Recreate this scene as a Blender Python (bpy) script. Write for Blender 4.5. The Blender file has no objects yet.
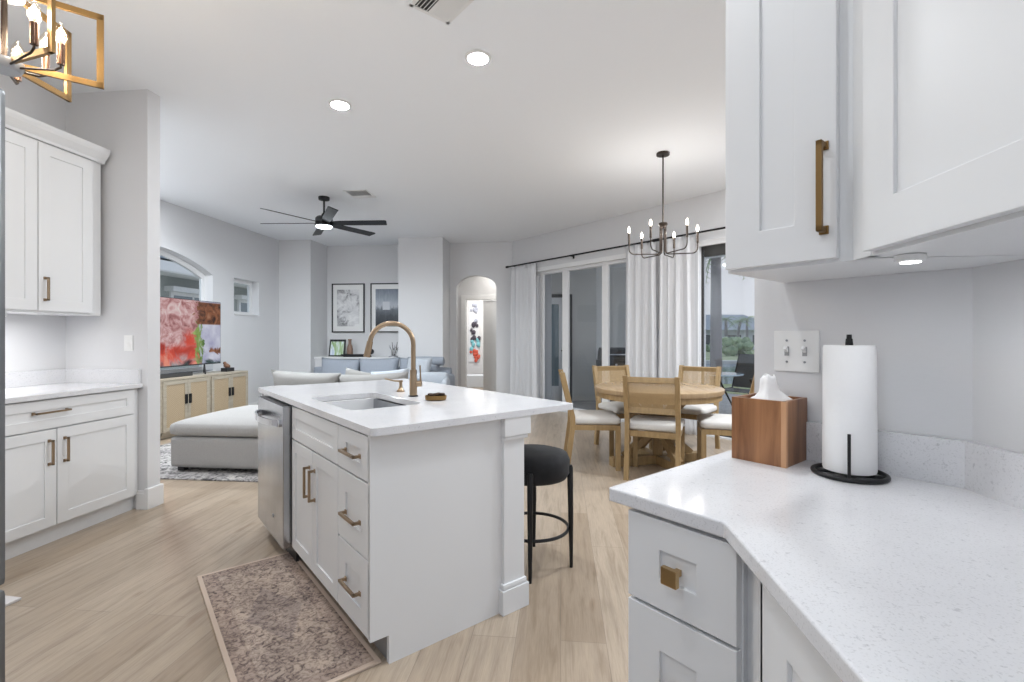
import bpy, bmesh, math, random
from mathutils import Vector, Matrix, Euler, noise
random.seed(7)
PI = math.pi
sc = bpy.context.scene
col = sc.collection

# ------------------------------------------------------------------ camera
HC = 1.25
YAW = math.radians(5.8)
FPX, HOR = 480.0, 337.0
cam = bpy.data.cameras.new('camera')
cam.sensor_fit = 'HORIZONTAL'
cam.sensor_width = 36
cam.lens = 36 * FPX / 1024
cam.shift_y = -(341 - HOR) / 1024.0
cam.clip_start = 0.02
cam.clip_end = 300
camo = bpy.data.objects.new('camera', cam)
camo.location = (0, 0, HC)
camo.rotation_euler = (PI / 2, 0, YAW)
col.objects.link(camo)
sc.camera = camo

# ------------------------------------------------------------------ world, sun, exposure
sc.view_settings.view_transform = 'Standard'
sc.view_settings.look = 'None'
sc.view_settings.gamma = 1
sc.view_settings.use_curve_mapping = False
sc.view_settings.exposure = 0.14
SKY = 0.72
CAN = 10.0
BULB = 3.2
PUCK = 0.42
world = bpy.data.worlds.new('sky')
sc.world = world
world.use_nodes = True
wn = world.node_tree.nodes
wl = world.node_tree.links
for n in list(wn):
    wn.remove(n)
wo = wn.new('ShaderNodeOutputWorld')
wb = wn.new('ShaderNodeBackground')
wb.inputs['Strength'].default_value = SKY
wr = wn.new('ShaderNodeValToRGB')
tc = wn.new('ShaderNodeTexCoord')
sx = wn.new('ShaderNodeSeparateXYZ')
wl.new(tc.outputs['Generated'], sx.inputs[0])
nz = wn.new('ShaderNodeTexNoise')
nz.inputs['Scale'].default_value = 3.0
nz.inputs['Detail'].default_value = 5
mp = wn.new('ShaderNodeMapping')
mp.inputs['Scale'].default_value = (1, 1, 3)
wl.new(tc.outputs['Generated'], mp.inputs[0])
wl.new(mp.outputs[0], nz.inputs['Vector'])
ma = wn.new('ShaderNodeMath')
ma.operation = 'MULTIPLY_ADD'
ma.inputs[1].default_value = 0.35
wl.new(nz.outputs[0], ma.inputs[0])
wl.new(sx.outputs[2], ma.inputs[2])
wl.new(ma.outputs[0], wr.inputs[0])
e = wr.color_ramp.elements
e[0].position = 0.12; e[0].color = (0.90, 0.92, 0.98, 1)
e[1].position = 0.75; e[1].color = (0.50, 0.68, 0.95, 1)
x = e.new(0.30); x.color = (0.86, 0.87, 0.93, 1)
wl.new(wr.outputs[0], wb.inputs[0])
wl.new(wb.outputs[0], wo.inputs[0])

def sun(name, rot, energy, angle):
    l = bpy.data.lights.new(name, 'SUN'); l.energy = energy; l.angle = angle
    o = bpy.data.objects.new(name, l); o.rotation_euler = rot; col.objects.link(o)
sun('sun', (math.radians(38), 0, math.radians(140)), 1.2, 0.3)

# ------------------------------------------------------------------ frame helpers
S2 = math.sqrt(0.5)
D1 = Vector((-S2, S2, 0))
D2 = Vector((S2, S2, 0))
F = Vector((-math.sin(YAW), math.cos(YAW), 0))
R = Vector((math.cos(YAW), math.sin(YAW), 0))
def UV(u, v, z=0.0): return D2 * u + D1 * v + Vector((0, 0, z))
def atd(x, d, z=0.0):
    p = F * d + R * ((x - 512) / FPX * d); p.z = z; return p
A45 = -PI / 4      # front faces -D2, local x runs along -D1

# ------------------------------------------------------------------ materials
MATS = {}
def mat(name, color=(0.8, 0.8, 0.8), rough=0.5, metal=0.0, **kw):
    m = bpy.data.materials.new(name); m.use_nodes = True
    b = m.node_tree.nodes['Principled BSDF']
    b.inputs['Base Color'].default_value = (*color, 1)
    b.inputs['Roughness'].default_value = rough
    b.inputs['Metallic'].default_value = metal
    for k, v in kw.items():
        b.inputs[k].default_value = v
    MATS[name] = m
    return m
def nodes(m): return m.node_tree.nodes, m.node_tree.links, m.node_tree.nodes['Principled BSDF']
def coords(m, scale=(1, 1, 1), rot=(0, 0, 0), kind='Object'):
    n, l, b = nodes(m)
    t = n.new('ShaderNodeTexCoord'); mp = n.new('ShaderNodeMapping')
    mp.inputs['Scale'].default_value = scale; mp.inputs['Rotation'].default_value = rot
    l.new(t.outputs[kind], mp.inputs[0])
    return mp.outputs[0]
def ramp(m, src, stops, interp='LINEAR'):
    n, l, b = nodes(m)
    r = n.new('ShaderNodeValToRGB'); r.color_ramp.interpolation = interp
    e = r.color_ramp.elements
    e[0].position = stops[0][0]; e[0].color = (*stops[0][1], 1)
    e[1].position = stops[-1][0]; e[1].color = (*stops[-1][1], 1)
    for p, c in stops[1:-1]:
        q = e.new(p); q.color = (*c, 1)
    l.new(src, r.inputs[0])
    return r.outputs[0]
def tnoise(m, vec, scale, detail=4, rough=0.5, dist=0.0):
    n, l, b = nodes(m)
    t = n.new('ShaderNodeTexNoise'); t.inputs['Scale'].default_value = scale
    t.inputs['Detail'].default_value = detail; t.inputs['Roughness'].default_value = rough
    t.inputs['Distortion'].default_value = dist
    l.new(vec, t.inputs['Vector']); return t.outputs[0]
def mixc(m, fac, a, b_, mode='MIX'):
    n, l, b = nodes(m)
    x = n.new('ShaderNodeMix'); x.data_type = 'RGBA'; x.blend_type = mode
    for i, v in ((0, fac), (6, a), (7, b_)):
        if isinstance(v, (int, float)): x.inputs[i].default_value = v
        elif isinstance(v, tuple): x.inputs[i].default_value = (*v, 1)
        else: l.new(v, x.inputs[i])
    return x.outputs[2]
def setc(m, out): m.node_tree.links.new(out, nodes(m)[2].inputs['Base Color'])
def bump(m, src, strength=0.2, dist=0.01):
    n, l, b = nodes(m)
    x = n.new('ShaderNodeBump'); x.inputs['Strength'].default_value = strength; x.inputs['Distance'].default_value = dist
    l.new(src, x.inputs['Height']); l.new(x.outputs[0], b.inputs['Normal'])

wall_m = mat('wall_paint', (0.70, 0.70, 0.71), 0.8)
bump(wall_m, tnoise(wall_m, coords(wall_m), 60, 3), 0.12, 0.004)
ceil_m = mat('ceiling_paint', (0.90, 0.92, 0.945), 0.9)
bump(ceil_m, tnoise(ceil_m, coords(ceil_m), 40, 3), 0.1, 0.004)
trim_m = mat('white_trim_paint', (0.82, 0.82, 0.82), 0.45)
cab_m = mat('white_cabinet_lacquer', (0.76, 0.765, 0.77), 0.38)
dark_gap = mat('dark_gap', (0.05, 0.05, 0.05), 0.8)

# oak plank floor
floor_m = mat('oak_planks', (0.5, 0.4, 0.3), 0.28)
def build_floor():
    m = floor_m; n, l, b = nodes(m)
    v = coords(m, (1, 1, 1), (0, 0, PI / 2))
    br = n.new('ShaderNodeTexBrick')
    br.offset = 0.37; br.inputs['Scale'].default_value = 1.0
    br.inputs['Brick Width'].default_value = 1.45; br.inputs['Row Height'].default_value = 0.185
    br.inputs['Mortar Size'].default_value = 0.0012; br.inputs['Mortar Smooth'].default_value = 0.1
    br.inputs['Color1'].default_value = (0.345, 0.268, 0.195, 1)
    br.inputs['Color2'].default_value = (0.44, 0.358, 0.275, 1)
    br.inputs['Mortar'].default_value = (0.25, 0.20, 0.155, 1)
    l.new(v, br.inputs['Vector'])
    g = tnoise(m, coords(m, (14, 1.1, 1)), 2.2, 6, 0.6, 0.6)
    gc = ramp(m, g, [(0.30, (0.66, 0.62, 0.58)), (0.5, (1.0, 1.0, 1.0)), (0.75, (1.16, 1.15, 1.14))])
    c = mixc(m, 0.75, br.outputs['Color'], gc, 'MULTIPLY')
    g2 = tnoise(m, coords(m, (60, 3, 1)), 3, 4, 0.6)
    c = mixc(m, 0.35, c, ramp(m, g2, [(0.35, (0.72, 0.70, 0.68)), (0.6, (1.08, 1.08, 1.08))]), 'MULTIPLY')
    kn = tnoise(m, coords(m, (7, 2.2, 1)), 1.3, 2)
    c = mixc(m, 0.6, c, ramp(m, kn, [(0.24, (0.6, 0.5, 0.42)), (0.34, (1, 1, 1))]), 'MULTIPLY')
    setc(m, c)
build_floor()

# speckled quartz
quartz_m = mat('speckled_white_quartz', (0.8, 0.8, 0.8), 0.12)
def build_quartz(m, base, grain):
    v = coords(m)
    a = ramp(m, tnoise(m, v, 260, 2, 0.6), [(0.30, grain), (0.44, base)])
    b = ramp(m, tnoise(m, v, 70, 3, 0.7), [(0.30, (0.78, 0.78, 0.79)), (0.38, (1, 1, 1))])
    c = ramp(m, tnoise(m, v, 8, 3, 0.6), [(0.3, (0.96, 0.96, 0.965)), (0.7, (1.02, 1.02, 1.02))])
    setc(m, mixc(m, 1.0, mixc(m, 1.0, a, b, 'MULTIPLY'), c, 'MULTIPLY'))
build_quartz(quartz_m, (0.73, 0.73, 0.745), (0.60, 0.60, 0.61))

brass_m = mat('brushed_brass', (0.52, 0.36, 0.18), 0.33, 1.0)
bronze_m = mat('champagne_bronze', (0.38, 0.28, 0.185), 0.3, 1.0)
gold_m = mat('aged_gold', (0.24, 0.145, 0.055), 0.45, 0.8)
steel_m = mat('stainless_steel', (0.55, 0.56, 0.58), 0.22, 1.0)
setc(steel_m, ramp(steel_m, tnoise(steel_m, coords(steel_m, (1, 1, 1)), 3, 3), [(0.3, (0.36, 0.37, 0.39)), (0.7, (0.60, 0.61, 0.63))]))
fridge_m = mat('dark_stainless', (0.22, 0.23, 0.24), 0.3, 1.0)
chrome_m = mat('polished_steel', (0.8, 0.8, 0.82), 0.12, 1.0)
black_m = mat('black_metal', (0.012, 0.012, 0.013), 0.4, 0.4)
black_p = mat('black_plastic', (0.02, 0.02, 0.022), 0.35)
bronze_d = mat('dark_bronze_metal', (0.055, 0.042, 0.034), 0.35, 0.8)
grey_p = mat('grey_metal', (0.33, 0.34, 0.36), 0.4, 0.6)
plastic_m = mat('white_plastic', (0.82, 0.82, 0.81), 0.35)
velvet_m = mat('black_velvet', (0.012, 0.012, 0.014), 0.85, 0, **{'Sheen Weight': 0.04, 'Sheen Roughness': 0.4})
setc(velvet_m, ramp(velvet_m, tnoise(velvet_m, coords(velvet_m), 14, 4), [(0.35, (0.003, 0.003, 0.004)), (0.7, (0.012, 0.012, 0.014))]))

def fabric(name, c, s=0.9, scale=220):
    m = mat(name, c, 0.95)
    k = tnoise(m, coords(m), scale, 2)
    setc(m, ramp(m, k, [(0.3, tuple(q * 0.86 for q in c)), (0.7, tuple(min(1, q * 1.08) for q in c))]))
    bump(m, k, 0.15, 0.003)
    return m
linen_m = fabric('light_grey_linen', (0.38, 0.37, 0.36))
beige_m = fabric('greige_linen', (0.28, 0.272, 0.26))
blue_m = fabric('window_tinted_linen', (0.33, 0.36, 0.41))  # sofa linen tinted blue with the cast of window light
pale_m = fabric('pale_blue_white_linen', (0.46, 0.49, 0.53))
seat_m = fabric('oatmeal_seat_fabric', (0.62, 0.60, 0.57))
paper_m = mat('white_paper', (0.86, 0.86, 0.86), 0.9)
bump(paper_m, tnoise(paper_m, coords(paper_m), 90, 1), 0.25, 0.003)
tissue_m = mat('tissue', (0.88, 0.88, 0.88), 0.9)
curtain_m = mat('white_sheer_curtain', (0.93, 0.93, 0.94), 0.9, 0, **{'Transmission Weight': 0.0})
def curtain_nodes():
    n, l, b = nodes(curtain_m)
    tr = n.new('ShaderNodeBsdfTranslucent'); tr.inputs[0].default_value = (0.85, 0.86, 0.88, 1)
    mx = n.new('ShaderNodeMixShader'); mx.inputs[0].default_value = 0.35
    out = n['Material Output']
    l.new(b.outputs[0], mx.inputs[1]); l.new(tr.outputs[0], mx.inputs[2]); l.new(mx.outputs[0], out.inputs[0])
curtain_nodes()

def wood(name, a, b_, scale=(20, 1.5, 1.5), rough=0.45):
    m = mat(name, a, rough)
    k = tnoise(m, coords(m, scale), 2.5, 5, 0.6, 0.8)
    setc(m, ramp(m, k, [(0.3, a), (0.7, b_)]))
    return m
oak_m = wood('honey_oak', (0.26, 0.17, 0.075), (0.38, 0.26, 0.125), (14, 14, 1.5))
oak_top = wood('honey_oak_top', (0.34, 0.235, 0.135), (0.44, 0.32, 0.19), (12, 1, 1), 0.25)
walnut_m = wood('acacia_wood', (0.16, 0.065, 0.028), (0.40, 0.19, 0.085), (9, 9, 1.0), 0.35)
walnut_e = wood('acacia_edge', (0.45, 0.23, 0.11), (0.58, 0.33, 0.18), (9, 9, 1.0), 0.35)
ash_m = wood('washed_oak', (0.36, 0.31, 0.24), (0.47, 0.41, 0.32), (2, 10, 10))
redwood = wood('dark_wood_base', (0.15, 0.075, 0.045), (0.24, 0.12, 0.07))

def cane(name, c1, c2, scale, holes):
    m = mat(name, c1, 0.6)
    n, l, b = nodes(m)
    t = n.new('ShaderNodeTexCoord')
    s = n.new('ShaderNodeSeparateXYZ'); l.new(t.outputs['Object'], s.inputs[0])
    outs = []
    for ax in (0, 2):
        k = n.new('ShaderNodeMath'); k.operation = 'MULTIPLY'; k.inputs[1].default_value = scale
        l.new(s.outputs[ax], k.inputs[0])
        w = n.new('ShaderNodeMath'); w.operation = 'SINE'; l.new(k.outputs[0], w.inputs[0]); outs.append(w.outputs[0])
    p = n.new('ShaderNodeMath'); p.operation = 'MULTIPLY'; l.new(outs[0], p.inputs[0]); l.new(outs[1], p.inputs[1])
    g = n.new('ShaderNodeMath'); g.operation = 'GREATER_THAN'; l.new(p.outputs[0], g.inputs[0]); g.inputs[1].default_value = 0.15
    if holes:
        q = n.new('ShaderNodeMath'); q.operation = 'SUBTRACT'; q.inputs[0].default_value = 1.0; l.new(g.outputs[0], q.inputs[1])
        l.new(q.outputs[0], b.inputs['Alpha'])
        setc(m, ramp(m, tnoise(m, coords(m), 300, 1), [(0.3, c1), (0.7, c2)]))
    else:
        setc(m, mixc(m, g.outputs[0], c1, c2))
    return m
cane_m = cane('open_cane', (0.40, 0.27, 0.13), (0.52, 0.37, 0.2), 500, True)
rattan_m = cane('woven_rattan', (0.38, 0.28, 0.17), (0.52, 0.41, 0.28), 260, False)

def glassy(name, tint, gloss=0.10, alpha=0.9):
    m = bpy.data.materials.new(name); m.use_nodes = True
    n, l = m.node_tree.nodes, m.node_tree.links
    for q in list(n): n.remove(q)
    o = n.new('ShaderNodeOutputMaterial'); t = n.new('ShaderNodeBsdfTransparent'); g = n.new('ShaderNodeBsdfGlossy')
    g.inputs['Roughness'].default_value = 0.03; t.inputs[0].default_value = (*tint, 1)
    x = n.new('ShaderNodeMixShader'); lw = n.new('ShaderNodeLayerWeight'); lw.inputs['Blend'].default_value = 0.5
    f = n.new('ShaderNodeMath'); f.operation = 'POWER'; f.inputs[1].default_value = 4.0; l.new(lw.outputs['Facing'], f.inputs[0])
    a = n.new('ShaderNodeMath'); a.operation = 'MULTIPLY_ADD'; a.inputs[1].default_value = 0.5; a.inputs[2].default_value = gloss
    l.new(f.outputs[0], a.inputs[0]); l.new(a.outputs[0], x.inputs[0])
    l.new(t.outputs[0], x.inputs[1]); l.new(g.outputs[0], x.inputs[2]); l.new(x.outputs[0], o.inputs[0])
    MATS[name] = m; return m
glass_m = glassy('window_glass', (0.93, 0.95, 0.96), 0.02)
tint_m = glassy('slider_glass', (0.955, 0.97, 0.98), 0.06)
bulbglass_m = glassy('bulb_glass', (1, 0.97, 0.92), 0.03)
def emit(name, c, s):
    m = bpy.data.materials.new(name); m.use_nodes = True
    b = m.node_tree.nodes['Principled BSDF']; b.inputs['Base Color'].default_value = (*c, 1)
    b.inputs['Emission Color'].default_value = (*c, 1); b.inputs['Emission Strength'].default_value = s
    MATS[name] = m; return m
lamp_e = emit('lit_lamp_disc', (1, 0.98, 0.95), 8)
fan_e = emit('lit_fan_lens', (0.85, 0.94, 1.0), 5)
bulb_e = emit('lit_filament', (1, 0.80, 0.52), 22)
warmbulb_e = emit('lit_candle_bulb', (1, 0.90, 0.76), 9)
strip_e = emit('lit_strip', (1, 1, 1), 6)

# ------------------------------------------------------------------ mesh helpers
def box(bm, a, b, bev=0.0, M=None):
    a = Vector(a); b = Vector(b)
    lo = Vector([min(a[i], b[i]) for i in range(3)]); hi = Vector([max(a[i], b[i]) for i in range(3)])
    r = bmesh.ops.create_cube(bm, size=1.0)
    vs = r['verts']
    bmesh.ops.scale(bm, vec=hi - lo, verts=vs)
    bmesh.ops.translate(bm, vec=(lo + hi) / 2, verts=vs)
    if bev > 0:
        es = list({e for v in vs for e in v.link_edges})
        q = bmesh.ops.bevel(bm, geom=es, offset=bev, segments=2, profile=0.7, affect='EDGES', clamp_overlap=True)
        vs = list({v for f in q['faces'] for v in f.verts} | {v for v in vs if v.is_valid})
    if M is not None:
        bmesh.ops.transform(bm, matrix=M, verts=[v for v in vs if v.is_valid])
    return vs
def bar(bm, p, q, w, d, up=(0, 0, 1), bev=0.0):
    """box of section w x d running from p to q"""
    p = Vector(p); q = Vector(q); z = (q - p); L = z.length; z.normalize()
    x = Vector(up).cross(z)
    if x.length < 1e-4: x = Vector((1, 0, 0)).cross(z)
    x.normalize(); y = z.cross(x)
    M = Matrix((x, y, z)).transposed().to_4x4(); M.translation = (p + q) / 2
    return box(bm, (-w / 2, -d / 2, -L / 2), (w / 2, d / 2, L / 2), bev, M)
def cyl(bm, p, q, r1, r2=None, seg=24, caps=True):
    p = Vector(p); q = Vector(q); z = q - p; L = z.length
    rr = bmesh.ops.create_cone(bm, cap_ends=caps, segments=seg, radius1=r1, radius2=r1 if r2 is None else r2, depth=L)
    M = z.to_track_quat('Z', 'Y').to_matrix().to_4x4(); M.translation = (p + q) / 2
    bmesh.ops.transform(bm, matrix=M, verts=rr['verts']); return rr['verts']
def tube(bm, pts, r, seg=10, closed=False, caps=True):
    pts = [Vector(p) for p in pts]; n = len(pts); rings = []
    rs = r if isinstance(r, (list, tuple)) else [r] * n
    t0 = (pts[1] - pts[0]).normalized()
    nrm = t0.orthogonal().normalized(); prev = t0
    for i, p in enumerate(pts):
        if closed: t = (pts[(i + 1) % n] - pts[i - 1]).normalized()
        elif i == 0: t = t0
        elif i == n - 1: t = (pts[-1] - pts[-2]).normalized()
        else: t = (pts[i + 1] - pts[i - 1]).normalized()
        q = prev.rotation_difference(t); nrm = (q @ nrm).normalized(); prev = t
        bn = t.cross(nrm)
        rings.append([bm.verts.new(p + (nrm * math.cos(2 * PI * k / seg) + bn * math.sin(2 * PI * k / seg)) * rs[i]) for k in range(seg)])
    m = n if closed else n - 1
    for i in range(m):
        a, b = rings[i], rings[(i + 1) % n]
        for k in range(seg):
            bm.faces.new((a[k], a[(k + 1) % seg], b[(k + 1) % seg], b[k]))
    if caps and not closed:
        bm.faces.new(rings[0][::-1]); bm.faces.new(rings[-1])
def lathe(bm, prof, c=(0, 0, 0), seg=32):
    c = Vector(c); rings = []
    for r, z in prof:
        if r < 1e-5: rings.append([bm.verts.new(c + Vector((0, 0, z)))])
        else: rings.append([bm.verts.new(c + Vector((r * math.cos(2 * PI * k / seg), r * math.sin(2 * PI * k / seg), z))) for k in range(seg)])
    for a, b in zip(rings[:-1], rings[1:]):
        for k in range(seg):
            j = (k + 1) % seg
            if len(a) == 1 and len(b) == 1: continue
            if len(a) == 1: bm.faces.new((a[0], b[j], b[k]))
            elif len(b) == 1: bm.faces.new((a[k], a[j], b[0]))
            else: bm.faces.new((a[k], a[j], b[j], b[k]))
def prism(bm, pts, z0, z1, holes=()):
    """vertical prism over a polygon, with holes"""
    def loop(ps, z): return [bm.verts.new((p[0], p[1], z)) for p in ps]
    for z, fl in ((z0, True), (z1, False)):
        es = []
        for ps in (pts, *holes):
            vs = loop(ps, z)
            es += [bm.edges.new((vs[i], vs[(i + 1) % len(vs)])) for i in range(len(vs))]
        bmesh.ops.triangle_fill(bm, use_beauty=True, use_dissolve=False, edges=es)
    for ps in (pts, *holes):
        n = len(ps)
        for i in range(n):
            a, b = ps[i], ps[(i + 1) % n]
            bm.faces.new([bm.verts.new(q) for q in ((a[0], a[1], z0), (b[0], b[1], z0), (b[0], b[1], z1), (a[0], a[1], z1))])
    bmesh.ops.remove_doubles(bm, verts=bm.verts, dist=1e-5)
    bmesh.ops.recalc_face_normals(bm, faces=bm.faces)
def softbox(bm, c, size, r=0.06, puff=0.0, n=10, M=None, sag=0.0):
    """upholstered block: rounded edges, top puffed up"""
    dst = bm; bm = bmesh.new()
    bmesh.ops.create_cube(bm, size=2.0)
    bmesh.ops.subdivide_edges(bm, edges=list(bm.edges), cuts=n, use_grid_fill=True)
    vs = list(bm.verts)
    h = Vector(size) / 2
    for v in vs:
        p = Vector((v.co.x, v.co.y, v.co.z))
        f = Vector((p.x * h.x, p.y * h.y, p.z * h.z))
        rad = min(r, h.x * .98, h.y * .98, h.z * .98)
        inner = Vector([max(-(h[i] - rad), min(h[i] - rad, f[i])) for i in range(3)])
        d = f - inner
        if d.length > 1e-9: f = inner + d.normalized() * rad
        k = (1 - p.x ** 2) * (1 - p.y ** 2)
        if p.z > 0: f.z += puff * k
        else: f.z -= sag * k
        v.co = f + Vector(c)
    if M is not None: bmesh.ops.transform(bm, matrix=M, verts=vs)
    me = bpy.data.meshes.new('t'); bm.to_mesh(me); bm.free(); dst.from_mesh(me); bpy.data.meshes.remove(me)
def pillow(bm, c, w, h, t, M=None, n=14):
    """throw pillow in local XZ plane, thickness along y"""
    vs = []
    g = [[[None] * (n + 1) for _ in range(n + 1)] for _ in range(2)]
    for s in (0, 1):
        for i in range(n + 1):
            for j in range(n + 1):
                x = -1 + 2 * i / n; z = -1 + 2 * j / n
                if s == 1 and (i in (0, n) or j in (0, n)): g[1][i][j] = g[0][i][j]; continue
                k = max(0, (1 - x ** 4) * (1 - z ** 4)) ** 0.5
                pin = 1 - 0.07 * (1 - x * x) * (abs(z) ** 3) ; pinx = 1 - 0.07 * (1 - z * z) * (abs(x) ** 3)
                v = bm.verts.new(Vector((x * w / 2 * pinx, (1 if s else -1) * t / 2 * k, z * h / 2 * pin)) + Vector(c)); vs.append(v)
                g[s][i][j] = v
    for s in (0, 1):
        for i in range(n):
            for j in range(n):
                f = [g[s][i][j], g[s][i + 1][j], g[s][i + 1][j + 1], g[s][i][j + 1]]
                bm.faces.new(f if s == 0 else f[::-1])
    if M is not None: bmesh.ops.transform(bm, matrix=M, verts=vs)
def wallmesh(bm, outer, holes, th):
    """wall in local XZ plane (front y=0), thickness towards +y"""
    tmp = bmesh.new(); prism(tmp, outer, 0, th, holes)
    M = Matrix(((1, 0, 0, 0), (0, 0, 1, 0), (0, 1, 0, 0), (0, 0, 0, 1)))   # (x, y, z) -> (x, z, y)
    bmesh.ops.transform(tmp, matrix=M, verts=tmp.verts)
    bmesh.ops.recalc_face_normals(tmp, faces=tmp.faces)
    me = bpy.data.meshes.new('t'); tmp.to_mesh(me); tmp.free(); bm.from_mesh(me); bpy.data.meshes.remove(me)

def obj(name, bm, m, parent=None, smooth=False, loc=None, rz=None, angle=40):
    me = bpy.data.meshes.new(name)
    bmesh.ops.recalc_face_normals(bm, faces=bm.faces)
    bm.to_mesh(me); bm.free()
    ms = m if isinstance(m, (list, tuple)) else [m]
    for q in ms: me.materials.append(q)
    if smooth:
        for p in me.polygons: p.use_smooth = True
        try: me.set_sharp_from_angle(angle=math.radians(angle))
        except Exception: pass
    o = bpy.data.objects.new(name, me); col.objects.link(o)
    if parent is not None: o.parent = parent
    if loc is not None: o.location = loc
    if rz is not None: o.rotation_euler = (0, 0, rz)
    return o
def tag(o, label, cat, group=None):
    o['label'] = label; o['category'] = cat
    if group: o['group'] = group
    return o
def thing(name, label, cat, loc=(0, 0, 0), rz=0.0, group=None):
    o = bpy.data.objects.new(name, None); col.objects.link(o)
    o.empty_display_size = 0.05
    o.location = loc; o.rotation_euler = (0, 0, rz); return tag(o, label, cat, group)
def struct(name, bm, m, loc=None, rz=None, smooth=False, label=None):
    o = obj(name, bm, m, None, smooth, loc, rz); o['kind'] = 'structure'
    if label: o['label'] = label
    return o
def dup(root, loc, rz, label, group=None):
    r = root.copy(); col.objects.link(r); r.location = loc; r.rotation_euler = (0, 0, rz); r['label'] = label
    if group: r['group'] = group
    for ch in list(root.children):
        c = ch.copy(); col.objects.link(c); c.parent = r
        for g in ch.children:
            d = g.copy(); col.objects.link(d); d.parent = c
    return r
def B(): return bmesh.new()
def onebox(a, b, bev=0.0):
    bm = B(); box(bm, a, b, bev); return bm
def seg_frame(p, q):
    """location and z rotation so that local x runs from p to q (front = local -y)"""
    d = Vector(q) - Vector(p); return Vector(p), math.atan2(d.y, d.x), d.length
def arc(cx, cz, r, a0, a1, n): return [(cx + r * math.cos(a0 + (a1 - a0) * i / n), cz + r * math.sin(a0 + (a1 - a0) * i / n)) for i in range(n + 1)]
CZ = 3.05

# ================================================================== ROOM SHELL
def uvxy(u, v): p = UV(u, v); return (p.x, p.y)
US = 5.72                               # slider wall face
sl_a = UV(US, 6.995); sl_b = UV(US, 1.2)
bm = B()
fl = [(-5.4, -1.6), (2.0, -1.6), (3.5, 1.0), (sl_b.x + .1, sl_b.y + .1), (sl_a.x + .1, 9.16), (-5.4, 9.16)]
prism(bm, fl, -0.05, 0.0); struct('floor', bm, floor_m)
bm = B(); prism(bm, fl, CZ, CZ + 0.1); struct('ceiling', bm, ceil_m)

def wall(name, p, q, holes=(), th=0.12, z1=CZ, outer=None, m=None):
    loc, rz, L = seg_frame((p[0], p[1], 0), (q[0], q[1], 0))
    bm = B(); wallmesh(bm, outer or [(0, 0), (L, 0), (L, z1), (0, z1)], holes, th)
    return struct(name, bm, m or wall_m, loc, rz)

# TV wall, front faces +X : local x -> +Y
YT0 = -1.6
arch_c, arch_h = 5.6, 1.15
def y2(y): return y - YT0
win1 = [(y2(4.45), 0.75), (y2(6.75), 0.75), (y2(6.75), 2.18)]
rad = (arch_h ** 2 + 0.265 ** 2) / (2 * 0.265); zc = 2.445 - rad
a0 = math.asin(arch_h / rad)
win1 += [(y2(arch_c) + rad * math.sin(a0 - 2 * a0 * i / 24), zc + rad * math.cos(a0 - 2 * a0 * i / 24)) for i in range(1, 24)]
win1 += [(y2(4.45), 2.18)]
win2 = [(y2(7.215), 1.62), (y2(7.86), 1.62), (y2(7.86), 2.205), (y2(7.215), 2.205)]
wall('wall_left', (-5.22, YT0), (-5.22, 8.57), [win1, win2], th=0.22)
def inset(poly, d, cx, cz):
    out = []
    for x_, z_ in poly:
        dx, dz = x_ - cx, z_ - cz
        out.append((x_ - math.copysign(min(d, abs(dx)), dx), z_ - math.copysign(min(d, abs(dz)), dz)))
    return out
for nm, pl, c in (('window_1', win1, (y2(5.6), 1.5)), ('window_2', win2, (y2(7.54), 1.91))):
    bm = B(); inn = inset(pl, 0.055, *c)
    wallmesh(bm, pl, [inn], 0.05)
    w = struct(nm, bm, trim_m, (-5.22 - 0.13, YT0, 0), PI / 2)
    bm = B(); wallmesh(bm, inn, [], 0.006); g = obj('pane', bm, glass_m, w, loc=(0, 0.02, 0))
    if nm == 'window_1':
        bm = B(); box(bm, (y2(5.60) - .025, 0.005, .8), (y2(5.60) + .025, .045, 2.40), .004); obj('mullion', bm, trim_m, w)
        bm = B(); box(bm, (y2(4.42), -0.16, .72), (y2(6.78), .0, .75), .004); obj('sill', bm, trim_m, w)
    else:
        bm = B(); box(bm, (y2(7.215), -0.15, 1.612), (y2(7.86), -0.005, 1.628), .003); obj('sill', bm, trim_m, w)

wall('wall_back', (-5.4, 8.45), (-4.6, 8.45), th=0.7)
wall('wall_niche', (-4.75, 9.08), (-2.8, 9.08))
wall('wall_pier', (-2.93, 8.45), (-2.11, 8.45), th=0.71)
# arch wall  x from -2.12 to ~-0.96
ax0 = -2.2
archh = [(-1.985 - ax0, 0), (-1.215 - ax0, 0), (-1.215 - ax0, 2.17)]
archh += [(-1.60 - ax0 + 0.385 * math.cos(t * PI / 20), 2.17 + 0.255 * math.sin(t * PI / 20)) for t in range(1, 20)] + [(-1.985 - ax0, 2.17)]
Lw = -0.9 - ax0
outer = [(0, 0), archh[0]] + [archh[0]]
ow = [(0, 0)] + [archh[0]] + archh[:0:-1] + [(Lw, 0), (Lw, CZ), (0, CZ)]
def arch_wall():
    bm = B()
    pts = [(0, 0), archh[0]] + list(reversed(archh[3:])) + [archh[2], archh[1], (Lw, 0), (Lw, CZ), (0, CZ)]
    tmp = []
    for p_ in pts:
        if not tmp or (abs(p_[0] - tmp[-1][0]) + abs(p_[1] - tmp[-1][1]) > 1e-6): tmp.append(p_)
    wallmesh(bm, tmp, [], 0.14); struct('wall_arch', bm, wall_m, (ax0, 9.02, 0), 0)
arch_wall()
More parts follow.
